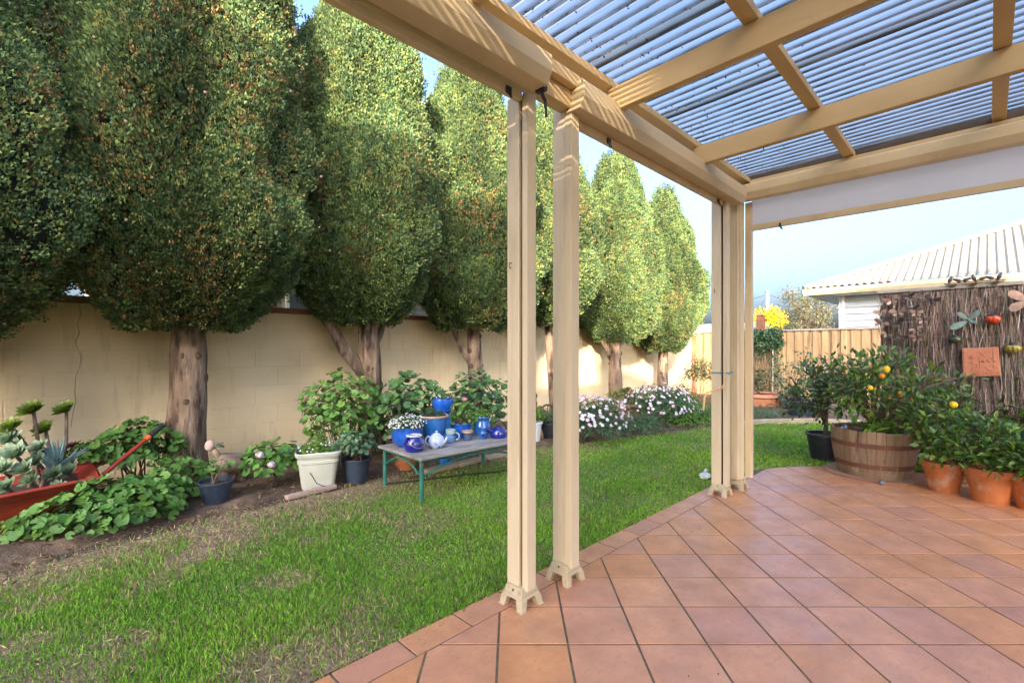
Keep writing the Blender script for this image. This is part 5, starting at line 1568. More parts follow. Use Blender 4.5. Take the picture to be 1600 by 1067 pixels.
# dark blue pot with trailing plant, and coral flower
c = tp(717, 684) + np.array([0.05, 0.03, 0]); r = pxr(34, c)
pot('glazed_pot', 'dark blue glazed pot behind the mug holding a leggy geranium', c, r * 0.75, r, r * 1.3, 'cobalt_glaze', 0.008, 0.003, 0.01, soil=0.9)
g = geranium('geranium', 'leggy lime-green geranium with one coral flower in the dark blue pot', c + [0.02, 0, r * 1.9], (r * 1.6, r * 1.2, r * 1.45), 60, 90, 0.045, 'geranium_leaf', base=c + [0, 0, r * 1.2], fillcols=LIME, stems=14, up=-0.7)
f = ond(726, 624, depth(c))
P, dd = dome(50, f, (0.032, 0.032, 0.024), 0.6, -0.6)
scatter('flower_head', FLOWER, P, rots(dd), np.full(len(P), 0.024), 'foliage', g, pick([(0.72, 0.20, 0.20), (0.80, 0.42, 0.42)], len(P), 0.1))
MB().tube([c + [0, 0, r * 1.2], f], 0.0025, 5).build('flower_stalk', 'twig', g)
# medium urn
c = tp(755, 681) + np.array([0.03, 0.05, 0]); r = pxr(27, c)
th, b = bowl('glazed_urn', 'blue glazed urn with wide collar behind the small vase', c, hollow([(r * 0.75, 0), (r * 1.0, r * 0.6), (r * 0.98, r * 1.2), (r * 0.82, r * 1.6), (r * 0.85, r * 1.9), (r * 1.02, r * 2.1), (r * 1.0, r * 2.2)], 0.008), 'azure_glaze', 'pot', soil=(r * 0.8, r * 2.0))
fluffy('parsley', 'lime-green leafy herb in the blue glazed urn', c + [0, 0, r * 2.25], (r * 1.2, r * 1.1, r * 0.9), 420, 0.026, LIME, base=c + [0, 0, r * 2.1], cat='herb')
# kettle
c = tp(779, 683); r = pxr(27, c)
th, b = bowl('kettle', 'cobalt enamel kettle with black arched handle at the table end', c, [(0.0005, 0), (r * 0.95, 0), (r * 1.02, r * 0.25), (r * 0.98, r * 0.75), (r * 0.75, r * 1.05), (r * 0.5, r * 1.12), (0.0005, r * 1.15)], 'dark_cobalt', 'kettle')
MB().lathe([(r * 0.5, r * 1.12), (r * 0.46, r * 1.18), (r * 0.1, r * 1.26), (r * 0.1, r * 1.36), (0.0005, r * 1.38)], c, 24).build('lid', 'dark_cobalt', th, True)
s_ = np.array([0.707, -0.707, 0])
MB().tube([c + s_ * math.cos(t) * r * 0.85 + [0, 0, r * (0.95 + 0.95 * math.sin(t))] for t in np.linspace(0, math.pi, 13)], 0.006, 8).build('handle', 'rubber', th, True)
MB().tube([c - s_ * r * 0.85 + [0, 0, r * 0.5], c - s_ * r * 1.25 + [0, 0, r * 0.85], c - s_ * r * 1.35 + [0, 0, r * 1.0]], [r * 0.2, r * 0.12, r * 0.09], 10).build('spout', 'dark_cobalt', th, True)
# raised bowl on a tall blue stand at the back of the table
c = np.array([3.17, 4.21, 0.0])
d = depth(c)
zr = CAM_H + (HOR - 646) / FPX * d
r = pxr(20, c)
pot('pot_stand', 'tall slim blue glazed pot on the ground behind the table, used as a stand', c, r * 0.9, r * 1.15, zr, 'azure_glaze', 0.008, 0.004, 0.012, soil=0.97)
cc = np.array([c[0], c[1], zr + 0.001]); r = pxr(34, cc)
cc = cc + np.array([-0.015, 0.015, 0])
bowl('glazed_bowl', 'raised bright cobalt bowl standing on the slim blue pot above the others', cc, hollow([(r * 0.55, 0), (r * 0.85, r * 0.5), (r * 1.0, r * 1.0), (r * 0.95, r * 1.4), (r * 1.03, r * 1.5)]), 'cobalt_glaze', soil=(r * 0.88, r * 1.35))
fluffy('alyssum', 'sparse white-flecked alyssum in the raised bright cobalt bowl', cc + [0, 0, r * 1.45], (r * 1.1, r * 1.1, r * 0.4), 420, 0.022, GREENS, WHITE, 40, 0.014, cc + [0, 0, r * 1.4])

# under the table
c = at(634, 736); c = c + np.array([0.06, 0.1, 0])
pot('terracotta_pot', 'leaning old terracotta pot in the shadow under the table', c, 0.10, 0.15, 0.24, 'terracotta', 0.012, 0.008, 0.04)
c = at(757, 716) + np.array([0.1, 0.15, 0])
pot('terracotta_pot', 'small terracotta pot under the far side of the table', c, 0.06, 0.085, 0.13, 'terracotta', 0.01, 0.006, 0.03)
q0, q1 = at(668, 742), at(800, 711)
th = thing('concrete_edging', (*((q0 + q1) / 2)[:2], 0), 'low pale concrete edging strip on the ground beneath the table', 'edging')
ang = math.atan2(q1[1] - q0[1], q1[0] - q0[0]); L = np.linalg.norm(q1 - q0)
for k in range(3):
    MB().box((q0[0] + k * L / 3, q0[1], 0.0), (q0[0] + (k + 1) * L / 3 - 0.008, q0[1] + 0.09, 0.05)).rot(q0, ang).build('block', 'edging', th, bevel=0.01)
pts = [at(px, py, 0.012) for px, py in ((600, 756), (640, 752), (690, 746), (740, 740), (780, 737), (812, 733))]
tag(MB().tube(pts, 0.009, 7).build('garden_hose', 'hose', None, True), 'dark garden hose lying along the bed under the table', 'hose')

# ================================================================== BEHIND THE POSTS
def pump():
    b = at(845, 690) + np.array([0.25, 0.35, 0]); d = depth(b)
    th = thing('hand_pump', (b[0], b[1], 0), 'rusty old hand water pump with curved lever between the near posts', 'pump')
    f = lambda px, py: ond(px, py, d)
    MB().lathe([(0.07, 0), (0.075, 0.02), (0.04, 0.03), (0.036, 0.45), (0.045, 0.46), (0.045, 0.5), (0.034, 0.51), (0.03, CAM_H + (HOR - 622) / FPX * d)], (b[0], b[1], 0), 16).build('barrel', 'rust', th, True)
    t = f(842, 618); t[:2] = b[:2]
    MB().ball(t, 0.05, 12, 8, (1, 1, 0.9)).build('cap', 'rust', th, True)
    e = np.array([-1, 1, 0]) / SQ2
    MB().tube([t, t + e * 0.08 + [0, 0, -0.02], t + e * 0.2 + [0, 0, -0.12], t + e * 0.3 + [0, 0, -0.3]], [0.016, 0.015, 0.013, 0.013], 9).build('lever', 'rust', th, True)
    MB().tube([t - [0, 0, 0.18], t - e * 0.10 - [0, 0, 0.17], t - e * 0.16 - [0, 0, 0.24]], [0.026, 0.024, 0.022], 10).build('spout', 'rust', th, True)
    # cart wheel leaning behind
    w = ond(856, 655, d + 0.35)
    th = thing('wagon_wheel', (w[0], w[1], 0), 'small dark metal wheel half hidden among leaves beside the hand pump', 'wheel')
    ring = [w + np.array([math.cos(t) * 0.22, 0.02 * math.sin(t), math.sin(t) * 0.22]) for t in np.linspace(0, 2 * math.pi, 25)]
    MB().tube(ring, 0.016, 8).build('rim', 'dark_iron', th, True)
    for k in range(4):
        t = k * math.pi / 4
        MB().tube([w - np.array([math.cos(t) * 0.22, 0, math.sin(t) * 0.22]), w + np.array([math.cos(t) * 0.22, 0, math.sin(t) * 0.22])], 0.008, 6).build('spoke', 'dark_iron', th)
pump()
c = at(833, 693); r = 0.12
pot('white_pot', 'white ribbed pot standing just past the table end', c, r * 0.72, r, 0.30, 'white_plastic', 0.01, 0.012, 0.03)
fluffy('leafy_herb', 'bright green leafy herb in the white ribbed pot', c + [0, 0, 0.36], (0.17, 0.17, 0.14), 500, 0.04, LIME, base=c + [0, 0, 0.26], cat='herb')
c = at(861, 689) + np.array([0.05, 0.06, 0])
pot('plastic_pot', 'black plastic pot of grey-green herb between the near posts', c, 0.12, 0.16, 0.25, 'black_pot', 0.006, 0.006, 0.02)
fluffy('lavender', 'grey-green fine leaved herb in the black pot between the near posts', c + [0, 0, 0.30], (0.19, 0.19, 0.15), 900, 0.045, BLUEG, base=c + [0, 0, 0.21], leaf=THIN, cat='herb')
c = at(843, 689)
th = thing('pierced_lantern', c, 'small rusty teardrop lantern with pierced sides beside the white ribbed pot', 'lantern')
MB().lathe([(0.0005, 0), (0.03, 0.0), (0.058, 0.05), (0.055, 0.10), (0.03, 0.16), (0.012, 0.20), (0.012, 0.23), (0.0005, 0.235)], c, 20).build('body', 'tan_rim', th, True)
mb = MB()
for k in range(34):
    t = rng.uniform(0, 6.28); z = rng.uniform(0.02, 0.14); rr = np.interp(z, [0, 0.05, 0.10, 0.16], [0.03, 0.058, 0.055, 0.03])
    mb.ball(c + np.array([math.cos(t) * rr, math.sin(t) * rr, z]), 0.008, 6, 4, (1, 1, 1))
mb.build('piercings', 'slot', th)['kind'] = 'stuff'
MB().tube([c + [0.012, 0, 0.225], c + [0.012, 0, 0.26], c + [-0.012, 0, 0.26], c + [-0.012, 0, 0.225]], 0.003, 5).build('ring', 'rust', th)

# daisy bushes and ground cover along the wall
c = ond(930, 658, 6.6); c[2] = 0.22
fluffy('daisy_bush', 'rounded bush of pale pink daisies next to the plain pergola post', c, (0.52, 0.48, 0.40), 3400, 0.075, BLUEG, PINK, 190, 0.052, leaf=THIN, cat='daisy bush')
c = ond(1030, 640, 8.1); c[2] = 0.26
fluffy('daisy_bush', 'larger bush of pale pink daisies in front of the short sunlit trunk', c, (0.62, 0.60, 0.42), 3400, 0.08, BLUEG, PINK, 230, 0.052, leaf=THIN, cat='daisy bush')
c = ond(1000, 660, 7.3); c[2] = 0.08
fluffy('ground_cover', 'low blue-green ground cover mound between the two daisy bushes', c, (0.52, 0.36, 0.22), 1800, 0.06, BLUEG, leaf=THIN, cat='shrub')
b = ond(975, 632, 8.4)
c = np.array([b[0], b[1], 0.0])
pot('terracotta_bowl', 'wide ringed terracotta bowl at the foot of the short sunlit trunk', c, 0.25, 0.36, 0.34, 'weathered_terracotta', 0.02, 0.012, 0.05, soil=0.9)
fluffy('yellowing_plant', 'thin yellowing leafy plant in the ringed terracotta bowl', c + [-0.05, 0, 0.42], (0.3, 0.25, 0.22), 240, 0.08, [(0.16, 0.2, 0.05), (0.28, 0.25, 0.08), (0.09, 0.15, 0.04)], base=c + [0, 0, 0.3], leaf=OVAL[1], cat='plant')
for px, py, d, rad, col, nm, lab in (
        (1075, 640, 9.2, (0.5, 0.45, 0.34), LIME, 'low_shrub', 'light green leafy shrub past the larger daisy bush'),
        (1075, 652, 8.2, (0.75, 0.42, 0.20), LIME, 'ground_cover', 'bright green ground cover spreading towards the corner post'),
        (1105, 655, 8.5, (0.5, 0.4, 0.24), BLUEG, 'ground_cover', 'silvery green ground cover behind the crank handle'),
        (1185, 655, 8.7, (0.62, 0.5, 0.22), BLUEG, 'ground_cover', 'silvery green ground cover below the trellis by the timber edging'),
        (1060, 610, 10.8, (0.5, 0.4, 0.42), [(0.08, 0.13, 0.05), (0.14, 0.14, 0.06), (0.2, 0.15, 0.09)], 'low_shrub', 'olive and cream shrub against the wall under the smallest cypress')):
    c = ond(px, py, d); c[2] = 0.06
    fluffy(nm, lab, c, rad, 1500, 0.055, col, cat='shrub', leaf=THIN if 'silvery' in lab else SMALL)
c = ond(1092, 585, 11.6); c[2] = 0.6
fluffy('twiggy_shrub', 'twiggy olive shrub in the corner of wall and fence', c, (0.42, 0.4, 0.5), 900, 0.07, [(0.07, 0.09, 0.03), (0.12, 0.11, 0.05), (0.05, 0.08, 0.03)], cat='shrub', leaf=OVAL[1], base=(c[0], c[1], 0))

# timber edging at the end of the lawn
pts = []
for x in np.linspace(7.9, 10.0, 14):
    pts.append((x + 0.03, float(interp(x, LAWN_HI)) + 0.03))
mb = MB()
vs, fs = [], []
for i, p in enumerate(pts):
    q = np.array(pts[min(i + 1, len(pts) - 1)]) - np.array(pts[max(i - 1, 0)]); nrm = np.array([-q[1], q[0]]) / np.linalg.norm(q) * -0.04
    a, b_ = np.array(p) - nrm, np.array(p) + nrm
    vs += [(*a, -0.02), (*b_, -0.02), (*b_, 0.075), (*a, 0.075)]
for i in range(len(pts) - 1):
    k = 4 * i
    fs += [(k, k + 4, k + 5, k + 1), (k + 1, k + 5, k + 6, k + 2), (k + 2, k + 6, k + 7, k + 3), (k + 3, k + 7, k + 4, k)]
fs += [(0, 1, 2, 3), (len(vs) - 4, len(vs) - 1, len(vs) - 2, len(vs) - 3)]
tag(mb.add(vs, fs).build('lawn_edging', 'edging', None, bevel=0.008), 'curved pale edging strip round the far end of the lawn', 'edging')

# trellis with climber
def trellis():
    xw = 12.98
    a, b_ = onx(1168, 600, xw)[1], onx(1214, 600, xw)[1]
    y0, y1 = min(a, b_) - 0.02, max(a, b_) + 0.25
    th = thing('wire_trellis', (xw, (y0 + y1) / 2, 0), 'dark wire mesh trellis fixed to the paling fence', 'trellis')
    mb = MB()
    for y in np.arange(y0, y1, 0.065):
        mb.box((xw, y - 0.003, 0.15), (xw + 0.006, y + 0.003, 1.62))
    mb.build('upright_wires', 'dark_iron', th)['kind'] = 'stuff'
    mb = MB()
    for z in np.arange(0.15, 1.65, 0.065):
        mb.box((xw - 0.007, y0, z - 0.003), (xw - 0.001, y1, z + 0.003))
    mb.build('cross_wires', 'dark_iron', th)['kind'] = 'stuff'
    th2 = thing('garden_stake', (xw - 0.08, y0 + 0.08, 0), 'slim grey stake standing against the trellis', 'stake')
    MB().tube([(xw - 0.08, y0 + 0.1, 0), (xw - 0.07, y0 + 0.09, 1.25)], 0.018, 8).build('shaft', 'grey_wood', th2, True)
    MB().ball((xw - 0.07, y0 + 0.09, 1.26), 0.022, 8, 6).build('tip', 'grey_wood', th2, True)
    th = thing('climbing_vine', (xw - 0.05, (y0 + y1) / 2, 0), 'dark green climbing vine thick along the top of the trellis', 'vine')
    mb = MB()
    for k in range(5):
        y = rng.uniform(y0, y1)
        mb.tube([(xw - 0.03, y, 0), (xw - 0.03, y + 0.05, 0.6), (xw - 0.03, y - 0.05, 1.2), (xw - 0.04, y, 1.65)], [0.012, 0.01, 0.008, 0.005], 5)
    mb.build('stem', 'twig', th)
    n = 3400
    P = np.stack([xw - 0.02 - np.abs(rng.normal(0, 0.06, n)), rng.uniform(y0 - 0.12, y1 + 0.05, n), np.where(rng.random(n) < 0.62, rng.normal(1.53, 0.13, n), rng.uniform(0.2, 1.5, n))], 1)
    P[:, 2] = np.minimum(P[:, 2], 1.74)
    dens = value_noise(P[:, 1], P[:, 2], 3.2, 21)
    edge = np.minimum(P[:, 1] - y0, y1 - P[:, 1]) < 0.13
    keep = (P[:, 2] > 1.33) | edge & (dens > 0.3) | (dens > 0.72)
    P = P[keep]
    nr = np.array([-0.8, -0.3, 0.4]) + rng.normal(0, 0.5, P.shape)
    scatter('foliage', SMALL, P, rots(nr), rng.uniform(0.045, 0.085, len(P)), 'glossy_foliage', th, pick([(0.03, 0.085, 0.025), (0.02, 0.06, 0.02), (0.05, 0.11, 0.03)], len(P)))
trellis()
c = ond(1188, 640, 10.6); c[2] = 0
pot('terracotta_bowl', 'wide terracotta bowl on the bed in front of the trellis', c, 0.36, 0.47, 0.30, 'wheel_terracotta', 0.03, 0.02, 0.07, soil=0.9)
fluffy('rose_bush', 'thin rose bush in the terracotta bowl before the trellis', c + [-0.15, 0.1, 0.62], (0.34, 0.3, 0.35), 330, 0.075, [(0.05, 0.08, 0.03), (0.09, 0.10, 0.04), (0.13, 0.11, 0.06)], base=c + [0, 0, 0.26], leaf=OVAL[0], cat='shrub', up=-0.9)
th = thing('fallen_leaf', at(1237, 651) + [0, 0, 0.02], 'bright yellow trowel lying on the bark mulch near the black tubs', 'trowel')
a = at(1234, 648) + [0, 0, 0.045]
th.name = 'garden_trowel'
th.location = (a[0], a[1], 0.0)
MB().tube([a, a + [0.05, -0.08, 0.0]], 0.016, 8).build('grip', 'yellow_thing', th, True)
MB().add([a + [0.05, -0.09, 0.01], a + [0.09, -0.11, 0], a + [0.09, -0.19, -0.01], a + [0.06, -0.21, -0.012], a + [0.03, -0.15, 0]], [(0, 1, 2, 3, 4)]).build('blade', 'yellow_thing', th)
c = ond(1242, 632, 9.9); c[2] = 0.0
pot('plastic_pot', 'black plastic tub with ferny herb farther back against the fence', c, 0.16, 0.22, 0.30, 'navy_pot', 0.008, 0.008, 0.02)
fluffy('leafy_herb', 'bright green ferny herb in the black tub against the fence', c + [0, 0, 0.36], (0.22, 0.22, 0.16), 500, 0.05, LIME, base=c + [0, 0, 0.26], cat='herb')
c = ond(1253, 650, 9.0); c[2] = 0.0
pot('plastic_pot', 'wide black plastic tub beside the camellia at the lawn edging', c, 0.21, 0.27, 0.24, 'navy_pot', 0.008, 0.012, 0.03)
# thin rose canes by the fence
c = ond(1225, 600, 9.8)
th = thing('rose_canes', (c[0], c[1], 0), 'sparse rose canes with few leaves in front of the plain palings', 'rose')
mb = MB(); tips = []
for k in range(7):
    p = np.array([c[0] + rng.normal(0, 0.12), c[1] - rng.uniform(-0.1, 0.55), rng.uniform(0.5, 1.25)])
    mb.tube([(c[0] + rng.normal(0, 0.06), c[1] - 0.1 + rng.normal(0, 0.06), 0), (np.array([c[0], c[1], 0]) + p) / 2 + [0, 0, 0.08], p], [0.012, 0.009, 0.005], 6)
    tips += [p, p * 0.7 + np.array([c[0], c[1], 0]) * 0.3]
mb.build('cane', 'twig', th, True)
P = np.concatenate([t + rng.normal(0, 0.07, (16, 3)) for t in tips])
scatter('foliage', OVAL[0], P, rots(np.array([-.4, -.4, .6]) + rng.normal(0, 0.4, P.shape)), rng.uniform(0.05, 0.085, len(P)), 'glossy_foliage', th, pick([(0.04, 0.08, 0.03), (0.06, 0.11, 0.04)], len(P)))

# ================================================================== RIGHT-HAND POTS
def woody(name, label, base, c, rad, n_ind, n_fill, size, mat, cat, stems=7, trunk_r=0.018, trunk_h=0.15, fill=None, up=-0.5, tm=None):
    """a woody shrub: trunk, branches ending in leaf tufts, single leaves and finer ones"""
    tm = tm or OVAL
    base = np.asarray(base, float); c = np.asarray(c, float)
    th = thing(name, base, label, cat)
    t0 = base + [0, 0, trunk_h]
    MB().tube([base - [0, 0, 0.03], base + [0.006, 0.004, trunk_h * 0.5], t0], [trunk_r * 1.2, trunk_r, trunk_r * 0.9], 9, wob=0.06).build('trunk', 'twig', th, True)
    mb = MB(); nodes = []
    for i in range(stems):
        p, d = dome(1, c, np.asarray(rad) * 0.92, 0.75, up); p = p[0]
        m = t0 * 0.45 + p * 0.55 + rng.normal(0, 0.05, 3) * np.asarray(rad)
        mb.tube([t0 - [0, 0, 0.02], t0 * 0.75 + m * 0.25 + [0, 0, 0.02], m, p], [trunk_r * 0.8, trunk_r * 0.6, trunk_r * 0.42, trunk_r * 0.15], 6)
        nodes += [p, m * 0.35 + p * 0.65, m * 0.6 + p * 0.4]
        for k in range(4):
            q = m + (p - m) * rng.uniform(0, 0.9)
            e = q + rng.normal(0, 0.22, 3) * np.asarray(rad) + (q - c) * 0.15
            mb.tube([q, (q + e) / 2 + [0, 0, 0.01], e], [trunk_r * 0.3, trunk_r * 0.2, trunk_r * 0.1], 5)
            nodes += [e, (q + e) / 2]
    mb.build('branches', 'twig', th, True)
    nodes = np.array(nodes)
    def put(n, spread):
        b = nodes[rng.integers(0, len(nodes), n)]
        P = b + rng.normal(0, spread, (n, 3))
        P[:, 2] = np.maximum(P[:, 2], base[2] + 0.02)
        o = (P - b) + (b - c) * 0.12 + rng.normal(0, 0.02, (n, 3)) + [0, 0, 0.012]
        o /= np.linalg.norm(o, axis=1)[:, None]
        nz = np.array([-0.25, -0.25, 0.8]) + rng.normal(0, 0.35, (n, 3))
        nz -= o * np.sum(nz * o, axis=1)[:, None]; nz /= np.linalg.norm(nz, axis=1)[:, None]
        return P, np.stack([o, np.cross(nz, o), nz], -1)
    sp = 0.045 * (np.mean(rad) / 0.35) ** 0.5
    P, Rm = put(n_ind, sp)
    leaf_objects(th, tm, mat, P, Rm, size * rng.uniform(0.65, 1.2, n_ind))
    if n_fill:
        P, Rm = put(n_fill, sp)
        scatter('foliage', tm[1], P, Rm, size * rng.uniform(0.5, 1.0, n_fill), 'glossy_foliage', th, pick(fill or [(0.05, 0.13, 0.02), (0.08, 0.175, 0.025), (0.14, 0.24, 0.03)], n_fill))
    return th

# black tub with camellia
c = at(1283, 722) + np.array([0.23, 0.0, 0])
pot('plastic_pot', 'big black plastic tub with rolled rim on the lawn beside the half barrel', c, 0.15, 0.20, 0.30, 'black_pot', 0.008, 0.012, 0.03, soil=0.88)
woody('camellia_shrub', 'dark glossy camellia shrub growing from the big black tub', c + [0, 0, 0.26], c + [0.0, 0.05, 0.80], (0.37, 0.37, 0.40), 280, 700, 0.078, 'camellia_leaf', 'camellia', stems=14, trunk_r=0.024, trunk_h=0.16, fill=[(0.03, 0.085, 0.022), (0.045, 0.115, 0.03), (0.08, 0.16, 0.04)])

# half barrel
def half_barrel():
    f = at(1372, 753)
    r = 0.36
    c = np.array([f[0] + 0.38, f[1] + 0.09, 0.0])
    H = 0.47
    th = thing('half_barrel', c, 'weathered half wine barrel planter with rusty hoops holding the lemon tree', 'barrel')
    n = 30
    def rad(z):
        u = z / H
        return r * (0.84 + 0.16 * u + 0.055 * math.sin(u * math.pi * 0.9))
    for k in range(n):
        a0, a1 = 2 * math.pi * (k + 0.02) / n, 2 * math.pi * (k + 0.98) / n
        vs = []
        top = H + rng.uniform(-0.008, 0.006)
        zz = [0.03, 0.12, 0.24, 0.36, top]
        off = rng.uniform(-0.003, 0.002)
        for z in zz:
            R1 = rad(z) + off; R0 = R1 - 0.026
            for (rr, a) in ((R1, a0), (R1 + 0.002, (a0 + a1) / 2), (R1, a1), (R0, a1), (R0, a0)):
                vs.append((c[0] + rr * math.cos(a), c[1] + rr * math.sin(a), z))
        fs = []
        for i in range(4):
            for j in range(5):
                fs.append((i * 5 + j, i * 5 + (j + 1) % 5, (i + 1) * 5 + (j + 1) % 5, (i + 1) * 5 + j))
        fs += [(4, 3, 2, 1, 0), (20, 21, 22, 23, 24)]
        MB().add(vs, fs).build('stave', 'barrel_wood', th)
    for z, h in ((0.10, 0.045), (0.305, 0.045)):
        ra, rb = rad(z) + 0.004, rad(z + h) + 0.004
        MB().lathe([(ra, z), (rb, z + h), (rb - 0.006, z + h), (ra - 0.006, z)], c, 48, close=True).build('hoop', 'barrel_hoop', th, True)
    MB().lathe([(0.0005, 0.0), (rad(0.02) - 0.0, 0.0), (rad(0.04) + 0.006, 0.06), (rad(0.04) - 0.02, 0.06), (0.0005, 0.05)], c, 48).build('base', 'barrel_wood', th, True)
    MB().lathe([(0.0005, 0.012), (rad(H) * 0.6, 0.006), (rad(H) - 0.03, -0.004)], c + [0, 0, H - 0.07], 40).build('soil', 'pot_soil', th, True)
    MB().lathe([(0.0005, 0.0), (0.42, 0.0), (0.43, 0.012), (0.40, 0.014), (0.36, 0.006), (0.0005, 0.006)], (c[0], c[1], 0.0005), 48).build('saucer', 'weathered_terracotta', th, True)
    return c, H
bc, bH = half_barrel()
lt = woody('lemon_tree', 'spreading lemon tree with yellow fruit growing in the half barrel', bc + [0, 0, bH - 0.07], bc + [-0.02, -0.05, 0.92], (0.58, 0.56, 0.38), 295, 1100, 0.092, 'citrus_leaf', 'lemon tree', stems=22, trunk_r=0.026, trunk_h=0.08, up=-0.35)
for px, py, w, m, d in ((1385, 577, 11, 'lemon_skin', 4.45), (1378, 587, 9, 'orange_skin', 4.5), (1360, 606, 8, 'lemon_skin', 4.4), (1407, 616, 9, 'orange_skin', 4.45), (1388, 621, 7, 'orange_skin', 4.6)):
    MB().ball(ond(px, py, d), w / 2 / FPX * d * 0.9, 14, 10, (1, 1, 1.12)).build('lemon' if 'lemon' in m else 'ripening_fruit', m, lt, True)
fluffy('strappy_plant', 'narrow strappy leaves sprouting round the lemon trunk in the barrel', bc + [-0.1, -0.05, bH], (0.2, 0.16, 0.14), 130, 0.13, LIME, base=bc + [0, 0, bH - 0.07], leaf=THIN, cat='plant', stem=False)
# ornaments on the barrel rim
def bird_ornament(name, label, c, cat, mats, s=1.0, yaw=0.0):
    th = thing(name, c, label, cat)
    f = np.array([math.cos(yaw), math.sin(yaw), 0])
    MB().ball(c + [0, 0, 0.022 * s], 0.026 * s, 14, 10, (1.2, 0.9, 0.85)).build('body', mats[0], th, True)
    MB().ball(c + f * 0.026 * s + [0, 0, 0.048 * s], 0.016 * s, 12, 8).build('head', mats[1], th, True)
    MB().tube([c + f * 0.04 * s + [0, 0, 0.047 * s], c + f * 0.056 * s + [0, 0, 0.044 * s]], [0.005 * s, 0.0012], 6).build('beak', 'tan_rim', th, True)
    MB().tube([c - f * 0.02 * s + [0, 0, 0.026 * s], c - f * 0.065 * s + [0, 0, 0.034 * s]], [0.012 * s, 0.005 * s], 8).build('tail', mats[1], th, True)
p = ond(1308, 656, depth(bc) + 0.02); p = np.array([bc[0] - 0.18, bc[1] + 0.24, bH - 0.055])
bird_ornament('bird_ornament', 'blue and white ceramic bird on the barrel rim beside the camellia', p, 'ornament', ('white_plastic', 'speckle_blue'), 1.3, -1.9)
bird_ornament('bird_ornament', 'dark blue ceramic bird with orange beak on the barrel soil', np.array([bc[0] - 0.02, bc[1] - 0.27, bH - 0.06]), 'ornament', ('sandal', 'dark_cobalt'), 1.3, -2.6)
th = thing('sea_shell', (bc[0] - 0.16, bc[1] + 0.06, bH - 0.06), 'small pinkish shell lying on the barrel soil', 'shell')
MB().lathe([(0.0005, 0), (0.03, 0.0), (0.04, 0.012), (0.025, 0.03), (0.0005, 0.034)], np.array(th.location), 14, sx=1.3).build('whorl', 'pink_stone', th, True)
MB().tube([np.array(th.location) + [0.03, 0, 0.01], np.array(th.location) + [0.065, 0.0, 0.006]], [0.014, 0.004], 8).build('tip', 'pink_stone', th, True)
th = thing('stone_foot', (*at(1373, 755)[:2], 0), 'small grey pebble wedged at the foot of the half barrel', 'pebble')
q = at(1373, 755)
MB().ball((q[0] - 0.03, q[1] - 0.03, 0.022), 0.03, 12, 8, (1.3, 0.9, 0.7)).build('stone', 'sandal', th, True)
MB().ball((q[0] - 0.035, q[1] - 0.038, 0.03), 0.016, 10, 6, (1.2, 0.8, 0.5)).build('lichen_patch', 'grey_wood', th, True)
th.name = 'pebble'

# terracotta pots
def tpot(px, py, r1, h, lab, cat='pot'):
    f = at(px, py)
    c = np.array([f[0] + 0.45 * r1 + 0.08, f[1] + 0.45 * r1 - 0.08, 0.0])
    pot('terracotta_pot', lab, c, r1 * 0.66, r1, h, 'terracotta', 0.014, 0.008, 0.055, soil=0.85, cat=cat)
    return c
c1 = tpot(1470, 772, 0.155, 0.27, 'terracotta pot of dark citrus nestled against the half barrel')
c2 = tpot(1548, 790, 0.175, 0.285, 'stained terracotta pot of citrus on the patio, next along from the barrel')
s1 = woody('citrus_shrub', 'dark citrus shrub with one ripe lemon in the pot against the half barrel', c1 + [0, 0, 0.23], c1 + [0.05, 0.0, 0.56], (0.34, 0.32, 0.32), 220, 520, 0.08, 'citrus_leaf', 'citrus', stems=11, trunk_r=0.014, trunk_h=0.10)
MB().ball(ond(1490, 632, depth(c1) - 0.27), 0.028, 16, 12, (1, 1, 1.0)).build('lemon', 'lemon_skin', s1, True)
woody('citrus_shrub', 'bushy citrus shrub in the stained terracotta pot', c2 + [0, 0, 0.24], c2 + [0.03, 0.02, 0.50], (0.31, 0.30, 0.25), 220, 460, 0.078, 'citrus_leaf', 'citrus', stems=11, trunk_r=0.013, trunk_h=0.10)
# third pot, cut by the frame
c3 = at(1625, 800) + np.array([0.08, 0.02, 0])
pot('terracotta_pot', 'terracotta pot at the end of the row, mostly hidden by its shrub', c3, 0.11, 0.165, 0.27, 'terracotta', 0.014, 0.008, 0.055, soil=0.85)
woody('citrus_shrub', 'spreading citrus shrub in the last terracotta pot of the row', c3 + [0, 0, 0.23], c3 + [-0.02, 0.02, 0.42], (0.27, 0.27, 0.2), 150, 300, 0.075, 'citrus_leaf', 'citrus', stems=9, trunk_r=0.013, trunk_h=0.06)
